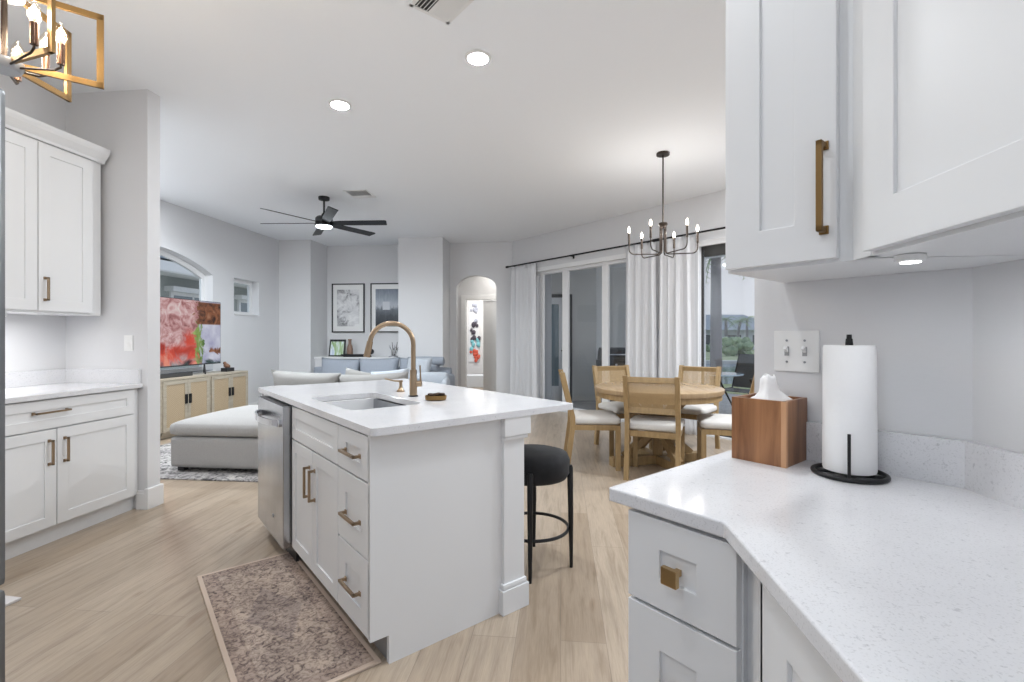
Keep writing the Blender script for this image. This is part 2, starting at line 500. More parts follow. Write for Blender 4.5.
# hall beyond the arch
for p_ in ((-1.3, 9.7), (-1.9, 11.3)):  # unseen lamps added to brighten hall and bedroom
    l = bpy.data.lights.new('hall_fill_light', 'AREA'); l.shape = 'DISK'; l.size = .5; l.energy = 10 if p_[1] < 10 else 45; l.color = (1, .96, .90)
    lo = bpy.data.objects.new('hall_fill_light', l); lo.location = (p_[0], p_[1], 2.73); col.objects.link(lo)
bm = B(); prism(bm, [(-2.9, 9.16), (0.0, 9.16), (0.0, 13.0), (-4.2, 13.0), (-4.2, 9.9), (-2.9, 9.9)], -0.05, 0.0); struct('floor_hall', bm, floor_m)
bm = B(); prism(bm, [(-4.2, 9.16), (0.0, 9.16), (0.0, 13.0), (-4.2, 13.0)], 2.75, 2.85); struct('ceiling_hall', bm, ceil_m)
wall('wall_hall', (-2.9, 10.2), (0.0, 10.2), [[(0.86, 0.001), (1.66, 0.001), (1.66, 2.05), (0.86, 2.05)]], z1=2.75)
wall('wall_hall_left', (-2.6, 9.16), (-2.6, 10.2), z1=2.75)
wall('wall_hall_right', (-0.3, 10.2), (-0.3, 9.16), z1=2.75)
wall('wall_bedroom', (-4.2, 12.4), (0, 12.4), z1=2.75)
bm = B()
for a_, b_ in (((0.76, -0.02, 0), (0.86, 0.0, 2.15)), ((1.66, -0.02, 0), (1.76, 0, 2.15)), ((0.86, -0.02, 2.05), (1.66, 0, 2.15))): box(bm, a_, b_, .003)
struct('trim_hall_door', bm, trim_m, (-2.9, 10.2, 0))
d = B(); box(d, (0, 0, 0.01), (0.42, 0.04, 2.03), .003)
dd = struct('door_hall', d, trim_m, (-1.66, 10.22, 0), 0.0)
bm = B(); lathe(bm, [(0, 0), (.02, .0), (.026, .012), (.02, .03), (0, .034)], seg=16)
bmesh.ops.rotate(bm, verts=bm.verts, matrix=Matrix.Rotation(PI / 2, 3, 'X')); obj('door_knob', bm, bronze_d, dd, True, (0.34, -0.0, 0.98))

# slider wall, front faces -D2; local x along -D1 ; local x = 6.995 - v
def sv(v): return 6.995 - v
def slx(bm_list): pass
LS = 6.995 - 1.2
open1 = [(sv(6.40), 0.02), (sv(4.27), 0.02), (sv(4.27), 2.405), (sv(6.40), 2.405)]
open2 = [(sv(3.235), 0.02), (sv(1.5), 0.02), (sv(1.5), 2.405), (sv(3.235), 2.405)]
o = wall('wall_sliders', (sl_a.x, sl_a.y), (sl_b.x, sl_b.y), [open1, open2], th=0.16)
# the kitchen right corner walls
cxy = (0.915, 1.475 / S2 - 0.915)
wr_a = UV(1.475, 0.657)
cr_ = Vector((cxy[0], cxy[1], 0))
bm = B()
u2, x2 = 1.575, 1.015
pr = [uvxy(1.475, 0.657), cxy, (0.915, -1.6), (x2, -1.6), (x2, u2 / S2 - x2), uvxy(u2, 0.657)]
prism(bm, pr, 0, CZ); struct('wall_right', bm, wall_m)
wall('wall_dining', (sl_b.x, sl_b.y), (3.5, 1.0), [[(.25, .1), (3.7, .1), (3.7, 2.8), (.25, 2.8)]], th=0.12)  # unseen wall with a large opening added to let in sky light
# kitchen left wall and column stub
wall('wall_kitchen_left', (-3.645, -1.6), (-3.645, 3.2), th=0.12)
bm = B(); prism(bm, [(-5.22, 3.2), (-2.985, 3.2), (-2.985, 3.31), (-5.22, 3.31)], 0, CZ); struct('wall_column', bm, wall_m)
# baseboards
def baseboard(name, pts, h=0.135, t=0.016):
    bm = B()
    for p_, q_ in zip(pts[:-1], pts[1:]):
        p_ = Vector((*p_, 0)); q_ = Vector((*q_, 0)); d_ = (q_ - p_).normalized(); nn = Vector((d_.y, -d_.x, 0))
        M = Matrix(((d_.x, nn.x, 0, p_.x), (d_.y, nn.y, 0, p_.y), (0, 0, 1, 0), (0, 0, 0, 1)))
        L = (q_ - p_).length
        box(bm, (-t * .0, 0, 0), (L, t, h - .02), .002, M); box(bm, (0, 0, h - .02), (L, t * .6, h), .003, M)
    o = struct(name, bm, trim_m)
baseboard('baseboard_column', [(-3.06, 3.2), (-2.985 , 3.2), (-2.985, 3.31)])
baseboard('baseboard_left', [(-5.22, 3.31), (-5.22, 8.45)])
baseboard('baseboard_back', [(-5.22, 8.45), (-4.6, 8.45)])
baseboard('baseboard_pier', [(-2.93, 8.45), (-2.11, 8.45), (-2.11, 9.02), (-1.985, 9.02)])
baseboard('baseboard_arch', [(-1.215, 9.02), (sl_a.x, 9.02)])
baseboard('baseboard_slider', [uvxy(US, 4.2), uvxy(US, 3.3)])
bm = B(); box(bm, (-0.016, -0.0, 0.0), (0.016, 0.13, 0.15), .004)   # plinth wrapping the column end
struct('baseboard_column_end', onebox((-3.0, 3.185, 0), (-2.968, 3.325, 0.15), .006), trim_m)
bm.free()

# slider frames
def slider(name, v0, v1, stiles, m_frame, bottom=0.02, top=2.405, d1=.15, pw=.04):
    """v0 > v1 ; frame set inside the wall, local x = sv(v)"""
    bm = B(); x0, x1 = sv(v0), sv(v1); w = pw
    box(bm, (x0, .05, bottom), (x0 + w, d1, top), .002); box(bm, (x1 - w, .05, bottom), (x1, d1, top), .002)
    box(bm, (x0, .05, top - .05), (x1, d1, top), .002); box(bm, (x0, .05, bottom), (x1, d1, bottom + .05), .002)
    w_ = struct(name, bm, m_frame, sl_a, math.atan2(-S2, S2))
    for (a_, b_) in stiles:
        bm = B(); box(bm, (sv(a_), .06, bottom + .05), (sv(b_), .10, top - .05), .003); obj('stile', bm, m_frame, w_)
    bm = B(); box(bm, (x0 + w, d1 - .025, bottom + .05), (x1 - w, d1 - .019, top - .05)); obj('pane', bm, tint_m, w_)
    return w_
slider('window_3', 6.40, 4.27, [(6.30, 6.215), (5.745, 5.61), (4.885, 4.76)], trim_m)
wframe_d = mat('bronze_slider_frame', (0.06, 0.058, 0.055), 0.4, 0.5)
o = slider('window_4', 3.235, 1.5, [], wframe_d, d1=.085, pw=.022)
bm = B(); box(bm, (sv(3.235) + .04, .05, 2.27), (sv(1.5) - .04, .10, 2.36), .002); obj('header_rail', bm, wframe_d, o)
# casing above / beside the sliders
bm = B()
for (a_, b_) in ((6.47, 4.2), (3.31, 1.45)):
    box(bm, (sv(a_), -0.018, 2.40), (sv(b_), 0.0, 2.47), .003)
    box(bm, (sv(a_), -0.018, 0), (sv(a_) + .07, 0.0, 2.40), .003); box(bm, (sv(b_) - .07, -0.018, 0), (sv(b_), 0.0, 2.40), .003)
struct('trim_sliders', bm, trim_m, sl_a, math.atan2(-S2, S2))

# ================================================================== CABINET HELPERS (local frame: front faces -y)
def shaker(x0, z0, w, h, rail=0.06, t=0.02, rec=0.007, y=0.0):
    """door / drawer front occupying y in [y-t, y]"""
    bm = B(); x1, z1 = x0 + w, z0 + h; g = 0.003
    x0 += g; x1 -= g; z0 += g; z1 -= g
    if h < 0.2: rz_ = min(rail, h * 0.33)
    else: rz_ = rail
    wallmesh(bm, [(x0, z0), (x1, z0), (x1, z1), (x0, z1)], [[(x0 + rail, z0 + rz_), (x1 - rail, z0 + rz_), (x1 - rail, z1 - rz_), (x0 + rail, z1 - rz_)]], t)
    bmesh.ops.translate(bm, vec=(0, y - t, 0), verts=bm.verts)
    box(bm, (x0 + rail - .002, y - t + rec, z0 + rz_ - .002), (x1 - rail + .002, y, z1 - rz_ + .002))
    return bm
def handle_mesh(x, z, L, vertical, y=-0.02, s=0.011, out=0.032):
    bm = B()
    if vertical:
        box(bm, (x - s / 2, y - out, z - L / 2), (x + s / 2, y - out + s, z + L / 2), .0015)
        for q in (-1, 1):
            zz = z + q * (L / 2 - s / 2); box(bm, (x - s / 2, y - out, zz - s / 2), (x + s / 2, y, zz + s / 2), .0015)
            box(bm, (x - s * .8, y - .004, zz - s * .8), (x + s * .8, y, zz + s * .8), .001)
    else:
        box(bm, (x - L / 2, y - out, z - s / 2), (x + L / 2, y - out + s, z + s / 2), .0015)
        for q in (-1, 1):
            xx = x + q * (L / 2 - s / 2); box(bm, (xx - s / 2, y - out, z - s / 2), (xx + s / 2, y, z + s / 2), .0015)
            box(bm, (xx - s * .8, y - .004, z - s * .8), (xx + s * .8, y, z + s * .8), .001)
    return bm
def front(name, root, x0, z0, w, h, hx=None, hz=None, hl=0.15, vert=False, rail=0.06, knob=False, y=0.0):
    d_ = obj(name, shaker(x0, z0, w, h, rail, y=y), cab_m, root)
    md = d_.modifiers.new('ease', 'BEVEL'); md.width = .0015; md.segments = 2; md.limit_method = 'ANGLE'
    if hx is not None:
        if knob:
            bm = B(); box(bm, (hx - .006, y - .045, hz - .006), (hx + .006, y - .013, hz + .006), .001)
            box(bm, (hx - .017, y - .052, hz - .017), (hx + .017, y - .04, hz + .017), .002); obj('knob', bm, brass_m, d_)
        else: obj('handle', handle_mesh(hx, hz, hl, vert, y - .02), bronze_m if hl < .19 else bronze_m, d_)
    return d_

# ================================================================== ISLAND
isl = thing('island_cabinet', 'long white shaker island base with stainless dishwasher built in and square corner posts', 'kitchen island', UV(0.74, 3.52), A45)
ix = lambda v: 3.52 - v            # local x from v ; local y = u - 0.74
bm = B()
box(bm, (ix(2.77), 0.0, .11), (ix(1.755), 0.55, .64))
box(bm, (ix(2.77), 0.0, .64), (ix(2.745), 0.55, .884)); box(bm, (ix(2.07), 0.0, .64), (ix(2.05), .55, .884)); box(bm, (ix(1.77), 0.0, .64), (ix(1.755), .55, .884))
box(bm, (ix(3.52), 0.0, 0.0), (ix(3.40), 0.55, .884)); box(bm, (ix(3.40), 0.5, 0.0), (ix(2.77), .55, .884))
box(bm, (ix(3.52), .55, 0.0), (ix(1.76), .585, .884))
obj('carcass', bm, cab_m, isl)
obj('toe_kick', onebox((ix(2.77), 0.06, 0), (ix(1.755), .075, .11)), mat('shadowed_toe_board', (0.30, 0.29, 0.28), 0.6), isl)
bm = B(); 
prism(bm, [(0.055, 0), (0.62, 0), (0.62, .884), (-0.02, .884), (-0.02, .11), (0.055, .11)], 0, 0.02)
M = Matrix(((0, 0, 1, 0), (1, 0, 0, 0), (0, 1, 0, 0), (0, 0, 0, 1)))
bmesh.ops.transform(bm, matrix=M, verts=bm.verts); bmesh.ops.translate(bm, vec=(ix(1.738), 0, 0), verts=bm.verts)
obj('end_panel', bm, cab_m, isl)
front('false_front', isl, ix(2.77), .70, .71, .178)
front('door', isl, ix(2.77), .11, .355, .588, ix(2.455), .54, .15, True)
front('door', isl, ix(2.415), .11, .355, .588, ix(2.375), .54, .15, True)
xc = ix(1.89)
for z0, h, hz in ((.70, .178, .787), (.408, .29, .530), (.11, .296, .255)):
    front('drawer', isl, ix(2.06), z0, .338, h, xc, hz, .16, False, rail=.085)
def post(px_, py_):
    bm = B(); s = .12
    box(bm, (px_, py_, 0), (px_ + s, py_ + s, .884), .003)
    box(bm, (px_ - .016, py_ - .016, 0), (px_ + s + .014, py_ + s + .018, .108), .003)
    box(bm, (px_ - .010, py_ - .010, .108), (px_ + s + .010, py_ + s + .010, .135), .012)
    box(bm, (px_ - .016, py_ - .004, .80), (px_ + s + .014, py_ + s + .03, .884), .003)
    box(bm, (px_ - .008, py_ - .002, .78), (px_ + s + .010, py_ + s + .016, .80), .008)
    return bm
obj('post', post(ix(1.700) - .12, .600), cab_m, isl)
obj('post', post(0.02, .615), cab_m, isl)
# countertop with the sink cut-out (world-aligned in u,v through the same frame)
ct = thing('island_countertop', 'white speckled quartz worktop with undermount sink opening on the island', 'countertop', UV(0.712, 3.56, .884), A45)
cx_ = lambda v: 3.56 - v
def rrect(x0, y0, x1, y1, r, n=6):
    out = []
    for (cx, cy, a) in ((x1 - r, y0 + r, -PI / 2), (x1 - r, y1 - r, 0), (x0 + r, y1 - r, PI / 2), (x0 + r, y0 + r, PI)):
        out += [(cx + r * math.cos(a + PI / 2 * i / n), cy + r * math.sin(a + PI / 2 * i / n)) for i in range(n + 1)]
    return out
def rings_box(bm, loops):
    """bridges a list of equal-length closed loops of 3D points"""
    rs = [[bm.verts.new(p) for p in lp] for lp in loops]
    for a, b in zip(rs[:-1], rs[1:]):
        n = len(a)
        for k in range(n): bm.faces.new((a[k], a[(k + 1) % n], b[(k + 1) % n], b[k]))
    return rs
sinkr = (cx_(2.79), .10, cx_(2.16), .48)
bm = B(); prism(bm, rrect(0, 0, 1.877, 1.07, .02), 0, .03, [rrect(*sinkr, .06)])
slab = obj('worktop', bm, quartz_m, ct)
md = slab.modifiers.new('soft', 'BEVEL'); md.width = .003; md.segments = 2; md.limit_method = 'ANGLE'
# sink
sk = thing('kitchen_sink', 'stainless steel undermount sink bowl in the island worktop', 'sink', UV(0.70, 3.56, .70), A45)
bm = B(); x0, y0, x1, y1 = sinkr
g_ = .012
L_ = [[(p[0], p[1], z) for p in rrect(x0 - a, y0 - a, x1 + a, y1 + a, r)] for a, r, z in ((.02, .07, .180), (-.004, .062, .180), (-.006, .06, .06), (-.02, .055, .01), (-.05, .05, .004))]
rs = rings_box(bm, L_); bm.faces.new(rs[-1][::-1])
o = obj('bowl', bm, steel_m, sk, True, angle=60)
md = o.modifiers.new('thick', 'SOLIDIFY'); md.thickness = .0015; md.offset = -1
bm = B(); lathe(bm, [(0, .008), (.03, .008), (.042, .014), (.045, .011), (.045, .006)], ((x0 + x1) / 2, (y0 + y1) / 2, 0)); obj('drain', bm, chrome_m, sk, True)

# dishwasher
dw = thing('dishwasher', 'stainless steel dishwasher with curved bar handle in the island end', 'dishwasher', UV(.680, 3.405), A45)
bm = B(); box(bm, (0, -.0, .10), (.61, .045, .872), .006); obj('door', bm, steel_m, dw)
obj('tub', onebox((.01, .05, .10), (.60, .50, .868)), grey_p, dw)
obj('control_strip', onebox((.03, .004, .8725), (.58, .04, .8745), .0005), black_p, dw)
bm = B()
pts = [(.06 + .49 * t / 16, -.010 - .045 * math.sin(PI * t / 16) ** .6, .775) for t in range(17)]
for a_, b_ in zip(pts[:-1], pts[1:]): bar(bm, a_, b_, .012, .034, up=(0, 0, 1))
for p_ in (pts[0], pts[-1]): box(bm, (p_[0] - .012, -.014, .755), (p_[0] + .012, .002, .795), .003)
obj('handle', bm, chrome_m, dw, True)
bm = B(); lathe(bm, [(0, .002), (.011, .002), (.012, 0)], seg=20); bmesh.ops.rotate(bm, verts=bm.verts, matrix=Matrix.Rotation(PI / 2, 3, 'X'))
obj('badge', bm, grey_p, dw, loc=(.40, -.0005, .225))
obj('toe_plate', onebox((.01, .07, 0.003), (.60, .085, .098)), black_p, dw)

# faucet
fp = UV(1.285, 2.46, .914)
fa = thing('kitchen_faucet', 'champagne bronze gooseneck pull-down faucet standing behind the island sink', 'faucet', fp, 0)
sd = (-D2 * .2 + D1 * .095); sd = sd.normalized()
bm = B(); lathe(bm, [(0, 0), (.027, 0), (.027, .006), (.024, .008), (0, .008)]); obj('base_ring', bm, black_m, fa, True)
bm = B(); lathe(bm, [(0, .008), (.0215, .008), (.0215, .10), (.0195, .104), (.0195, .15), (.014, .152), (0, .152)]); obj('body', bm, bronze_m, fa, True)
rA = .118
pts = [Vector((0, 0, .15)), Vector((0, 0, .20)), Vector((0, 0, .25))] + [Vector((0, 0, .295)) + sd * (rA - rA * math.cos(t * PI * .955 / 22)) + Vector((0, 0, rA * math.sin(t * PI * .955 / 22))) for t in range(23)]
bm = B(); tube(bm, pts, .0135, 16); obj('neck', bm, bronze_m, fa, True)
e1 = pts[-1]; dn = (pts[-1] - pts[-2]).normalized()
bm = B(); cyl(bm, e1, e1 + dn * .088, .0165, .0185); obj('spray_head', bm, bronze_m, fa, True)
bm = B(); hx_ = R
cyl(bm, Vector((0, 0, .072)) + hx_ * .018, Vector((0, 0, .072)) + hx_ * .048, .017)
tube(bm, [Vector((0, 0, .075)) + hx_ * .042, Vector((0, 0, .12)) + hx_ * .040, Vector((0, 0, .175)) + hx_ * .038], [.0055, .0045, .004], 10)
obj('lever', bm, bronze_m, fa, True)
# soap dispenser
sp_ = UV(1.335, 2.72, .914)
so = thing('soap_dispenser', 'small bronze soap pump on the island worktop left of the faucet', 'soap dispenser', sp_, 0)
bm = B(); lathe(bm, [(0, 0), (.025, 0), (.025, .004), (.014, .02), (.010, .03), (.010, .058), (.013, .06), (.013, .070), (0, .072)], seg=24); obj('body', bm, bronze_m, so, True)
bm = B(); tube(bm, [(0, 0, .064), sd * .04 + Vector((0, 0, .068)), sd * .085 + Vector((0, 0, .082)) - R * .01], [.006, .005, .004], 10); obj('spout', bm, bronze_m, so, True)
# gold scrubber dish
gd = thing('sponge_dish', 'little gold dish holding dark brown scrubbers beside the faucet base', 'dish', UV(1.30, 2.235, .914), math.radians(10))
gd.scale = (1.3, 1.15, 1.0)
bm = B()
L_ = [[(p[0], p[1], z) for p in rrect(-a, -b, a, b, r)] for a, b, r, z in ((.035, .024, .02, 0), (.042, .030, .025, .004), (.044, .032, .027, .026), (.040, .028, .023, .026), (.038, .026, .022, .006))]
rs = rings_box(bm, L_); bm.faces.new(rs[0][::-1]); bm.faces.new(rs[-1]); obj('dish', bm, gold_m, gd, True)
bm = B()
for i in range(9):
    a_ = i * 2.4; p_ = Vector((.030 * math.cos(a_) * (1 if i % 2 else .4), .018 * math.sin(a_), .026 + .004 * (i % 3)))
    bmesh.ops.create_icosphere(bm, subdivisions=2, radius=.011, matrix=Matrix.Translation(p_) @ Matrix.Diagonal((1.2, 1, .6, 1)))
obj('scrubber', bm, mat('dark_brown_bristle', (.05, .03, .018), .8), gd, True)

# ================================================================== LEFT KITCHEN RUN
lb = thing('base_cabinet', 'white shaker base cabinet with one wide drawer and two doors against left kitchen wall', 'cabinet', (-3.06, 2.085, 0), PI / 2)
bm = B(); box(bm, (0, 0, .11), (1.112, .575, .884)); obj('carcass', bm, cab_m, lb)
obj('toe_kick', onebox((0, .03, 0), (1.112, .045, .11)), cab_m, lb)
front('drawer', lb, 0.0, .70, 1.07, .178, .495, .803, .20, False, rail=.06)
front('door', lb, 0.0, .11, .533, .588, .533 - .045, .56, .15, True, rail=.065)
front('door', lb, .533, .11, .537, .588, .533 + .045, .56, .15, True, rail=.065)
lc = thing('wall_run_countertop', 'white quartz worktop with low splashback under the left wall cabinets', 'countertop', (-3.02, 1.3, .884), PI / 2)
o = obj('worktop', onebox((0, 0, 0), (1.9, .62, .03), .003), quartz_m, lc)
obj('backsplash', onebox((0, .602, .03), (1.9, .622, .132), .002), quartz_m, lc)
obj('side_splash', onebox((1.88, .015, .03), (1.9, .602, .132), .002), quartz_m, lc)
lu = thing('wall_cabinet', 'white shaker wall cabinet with crown moulding over the left worktop', 'cabinet', (-3.32, 1.972, 1.404), PI / 2)
bm = B(); box(bm, (0, 0, 0), (1.19, .32, 1.10)); obj('carcass', bm, cab_m, lu)
front('door', lu, .33, 0.012, .425, 1.08, rail=.07)
front('door', lu, .755, 0.012, .36, 1.08, .755 + .04, .155, .15, True, rail=.07)
bm = B(); 
tmpb = [(0.32, 1.10), (-.022, 1.10), (-.026, 1.118), (-.040, 1.135), (-.058, 1.160), (-.066, 1.18), (-.070, 1.20), (0.32, 1.20)]
rs = rings_box(bm, [[(x_, y_, z_) for y_, z_ in tmpb] for x_ in (0, 1.20)]); bm.faces.new(rs[0]); bm.faces.new(rs[1][::-1])
obj('crown_moulding', bm, cab_m, lu)
bm = B(); box(bm, (0.0, .06, -.028), (.62, .10, -.001), .004); ul = thing('under_cabinet_light', 'slim white light bar glowing below the left wall cabinet', 'light', (-3.32, 2.0, 1.404), PI / 2)
obj('housing', bm, plastic_m, ul); obj('diffuser', onebox((0.01, .063, -.034), (.61, .097, -.028), .002), strip_e, ul)
l = bpy.data.lights.new('under_cabinet_glow', 'AREA'); l.shape = 'RECTANGLE'; l.size = .04; l.size_y = .8; l.energy = 3.2
lo = bpy.data.objects.new('under_cabinet_glow', l); lo.location = (-3.42, 2.4, 1.365); col.objects.link(lo)

def plate(name, label, cat, loc, rz, gang, kind):
    r = thing(name, label, cat, loc, rz)
    w = .070 if gang == 1 else .116
    obj('plate', onebox((-w / 2, -.006, -.0575), (w / 2, 0, .0575), .0025), plastic_m, r)
    for i in range(gang):
        x_ = 0 if gang == 1 else (-.023 + .046 * i)
        if kind == 'toggle':
            obj('slot', onebox((x_ - .006, -.0068, -.013), (x_ + .006, -.0055, .013)), mat('slot_grey', (.35, .35, .35), .6) if 'slot_grey' not in MATS else MATS['slot_grey'], r)
            bm = B(); bar(bm, (x_, -.004, .0), (x_, -.019, .010), .008, .010, bev=.001); obj('toggle', bm, plastic_m, r)
            for z_ in (-.030, .030):
                bm = B(); cyl(bm, (x_, -.0058, z_), (x_, -.0075, z_), .0032, seg=12); obj('screw', bm, grey_p, r)
        elif kind == 'rocker':
            obj('rocker', onebox((x_ - .0165, -.009, -.033), (x_ + .0165, -.005, .033), .0015), plastic_m, r)
        else:
            for z_ in (-.02, .02):
                obj('socket', onebox((x_ - .016, -.008, z_ - .014), (x_ + .016, -.005, z_ + .014), .004), plastic_m, r)
    return r
plate('wall_outlet', 'white wall outlet above the left kitchen worktop', 'outlet', (-3.132, 3.2, 1.206), 0, 1, 'socket')
plate('light_switch', 'white double toggle switch plate on textured wall behind the tissue box', 'light switch', UV(1.475, .541, 1.21), A45, 2, 'toggle')
plate('light_switch', 'small white rocker switch on dining wall between the two curtains', 'light switch', UV(US, 3.885, 1.12), A45, 1, 'rocker')
plate('light_switch', 'single white switch on the bedroom wall seen through the arch', 'light switch', (-1.98, 12.4, 1.12), 0, 1, 'rocker')

# ================================================================== RIGHT KITCHEN RUN
rb = thing('drawer_cabinet', 'narrow white drawer stack with square brass knobs at the counter end', 'cabinet', UV(.875, .652), A45)
bm = B(); box(bm, (0.0, 0, .11), (.243, .56, .884)); obj('carcass', bm, cab_m, rb)
obj('toe_kick', onebox((0, .055, 0), (.243, .07, .11)), cab_m, rb)
for z0, h, hz in ((.69, .188, .782), (.405, .283, .547), (.11, .293, .258)):
    front('drawer', rb, 0, z0, .243, h, .1215, hz, rail=.078, knob=True)
rc = thing('diagonal_base_cabinet', 'white shaker base cabinet under the long counter edge nearest the lens', 'cabinet', (.34, .86, 0), -PI / 2)
bm = B(); prism(bm, [(0.0, 0), (1.4, 0), (1.4, .54), (.03, .54), (-.12, .30)], .11, .884); obj('carcass', bm, cab_m, rc)
obj('toe_kick', onebox((0, .055, 0), (1.4, .07, .11)), cab_m, rc)
obj('filler_strip', onebox((-.06, -.0, .11), (.05, .018, .884), .001), cab_m, rc)
front('door', rc, .053, .11, .44, .768, rail=.085); front('door', rc, .493, .11, .44, .768, rail=.085)

rt = thing('corner_countertop', 'big white speckled quartz corner worktop with paper towels and tissue box on it', 'countertop', (0.295, .905, .884), 0)
off = Vector((.295, .905, 0))
poly = [uvxy(.845, .695), (.295, .905), (.295, -.9), (.912, -.9), (.912, 1.472 / S2 - .912), uvxy(1.472, .695)]
poly = [(a_ - off.x, b_ - off.y) for a_, b_ in poly]
bm = B(); prism(bm, poly, 0, .03); o = obj('worktop', bm, quartz_m, rt)
md = o.modifiers.new('soft', 'BEVEL'); md.width = .004; md.segments = 3; md.limit_method = 'ANGLE'
bm = B()
ua, ub = 1.473, 1.453; xa, xb = .913, .893
pl = [uvxy(ua, .66), (xa, ua / S2 - xa), (xb, ub / S2 - xb), uvxy(ub, .66)]
bm2 = [(a_ - off.x, b_ - off.y) for a_, b_ in pl]; prism(bm, bm2, .03, .134); obj('backsplash', bm, quartz_m, rt)
bm = B(); pl = [(xa, ua / S2 - xa), (xa, -.9), (xb, -.9), (xb, ub / S2 - xb)]
prism(bm, [(a_ - off.x, b_ - off.y) for a_, b_ in pl], .03, .134); obj('side_splash', bm, quartz_m, rt)

# upper cabinets on the right
ru = thing('wall_cabinet', 'white shaker wall cabinet with long brass handle over the switch plate', 'cabinet', UV(1.15, .575, 1.405), A45)
bm = B(); prism(bm, [(0, 0), (.258, 0), (.272, -.014), (.513, .204), (.395, .322), (0, .322)], 0, 1.4); obj('carcass', bm, cab_m, ru)
front('door', ru, 0, .004, .238, 1.39, .575 - .362, .153, .185, True, rail=.08)
o_ = [c for c in ru.children if c.name.startswith('door')][0]
for h_ in o_.children: h_.data.materials.clear(); h_.data.materials.append(gold_m)
rv = thing('wall_cabinet', 'large white shaker wall cabinet filling the upper right corner', 'cabinet', (.59, 1.0, 1.405), -PI / 2)
bm = B(); box(bm, (.0, 0.0, 0), (1.9, .322, 1.4)); obj('carcass', bm, cab_m, rv)
front('door', rv, .022, .004, .46, 1.39, rail=.085); front('door', rv, .484, .004, .46, 1.39, rail=.085)
obj('filler_strip', onebox((-.03, -.002, 0), (.02, .02, 1.4), .002), cab_m, rv)

for lx, ly, lab in ((.655, .975, 'tiny round puck light under the right wall cabinets in the corner'), (.80, .05, 'tiny puck light added out of view to brighten the wall below the big right cabinet')):  # second puck is unseen, added to lift wall and counter
    t = thing('under_cabinet_light', lab, 'light', (lx, ly, 1.405))
    bm = B(); lathe(bm, [(0, -.001), (.024, -.001), (.024, -.012), (.018, -.014), (0, -.014)], seg=24); obj('housing', bm, plastic_m, t, True)
    bm = B(); lathe(bm, [(0, -.0142), (.016, -.0142), (.016, -.0155), (0, -.0155)], seg=24); obj('lens', bm, strip_e, t)
    l = bpy.data.lights.new('under_cabinet_glow', 'AREA'); l.shape = 'DISK'; l.size = .035; l.energy = PUCK; l.color = (.97, .98, 1)
    lo = bpy.data.objects.new('under_cabinet_glow', l); lo.location = (lx, ly, 1.388); col.objects.link(lo)

# tissue box
tb = thing('tissue_box', 'square acacia wood tissue box cover on the corner worktop', 'tissue box', UV(1.318, .649, .914), A45)
W_, Hh = .141, .170
bm = B(); t_ = .010
box(bm, (0, 0, 0), (t_, W_, Hh), .001); box(bm, (W_ - t_, 0.0, 0), (W_, W_, Hh), .001)
box(bm, (t_, W_ - t_, 0), (W_ - t_, W_, Hh), .001); box(bm, (t_, 0, 0), (W_ - t_, t_, Hh), .001)
bx = obj('box', bm, walnut_m, tb)
obj('corner_edge', onebox((W_ - .012, -.001, .0), (W_ + .001, .012, Hh), .001), walnut_e, tb)
obj('lid', onebox((t_, t_, Hh - .022), (W_ - t_, W_ - t_, Hh - .012)), walnut_m, tb)
bm = B(); N = 26; rings = []
for j, (r_, z_) in enumerate(((.043, .0), (.041, .006), (.036, .016), (.022, .032), (.019, .052), (.018, .068), (.013, .074))):
    rings.append([(W_ / 2 + r_ * (1 + .26 * math.sin(3 * a + j * .7) + .08 * math.sin(7 * a)) * math.cos(a) * (1.2 if j < 2 else 1), W_ / 2 + r_ * (1 + .16 * math.sin(4 * a)) * math.sin(a), Hh - .014 + z_ + .004 * math.sin(3 * a) * (j > 0)) for a in [2 * PI * k / N for k in range(N)]])
rs = rings_box(bm, rings); bm.faces.new(rs[-1]); obj('tissue', bm, tissue_m, tb, True, angle=80)

# paper towel
pc = UV(1.372, .386, .914)
pt_ = thing('paper_towel_holder', 'black wire paper towel holder with oval base ring on the corner worktop', 'paper towel holder', pc, math.atan2(-pc.y, -pc.x) + PI / 2)
bm = B(); tube(bm, [(.075 * math.cos(a), .075 * math.sin(a), .006) for a in [2 * PI * k / 48 for k in range(48)]], .0055, 10, closed=True); obj('base_ring', bm, black_m, pt_, True)
bm = B(); cyl(bm, (-.073, 0, .004), (.073, 0, .004), .004, seg=10); cyl(bm, (0, -.073, .004), (0, .073, .004), .004, seg=10); obj('base_cross', bm, black_m, pt_)
bm = B(); tube(bm, [(0, 0, .006), (0, 0, .325), (0, 0, .342)], [.006, .006, .0055], 12); obj('rod', bm, black_m, pt_, True)
bm = B(); cyl(bm, (0, 0, .316), (0, 0, .332), .0085, .007); obj('finial', bm, black_m, pt_, True)
bm = B(); tube(bm, [(0, -.075, .006), (0, -.075, .085), (0, -.075, .112)], .0035, 10); obj('tension_bar', bm, black_m, pt_, True)
bm = B(); lathe(bm, [(.020, 0), (.054, 0), (.0555, .004), (.054, .296), (.052, .302), (.020, .302), (.020, 0)], seg=64)
rl = obj('paper_towel_roll', bm, paper_m, None, True, pc + Vector((0, 0, .014)))
tag(rl, 'full white paper towel roll on the black wire holder', 'paper towel')
tag(pt_, 'black wire stand with oval base ring under the paper towel roll', 'paper towel holder')

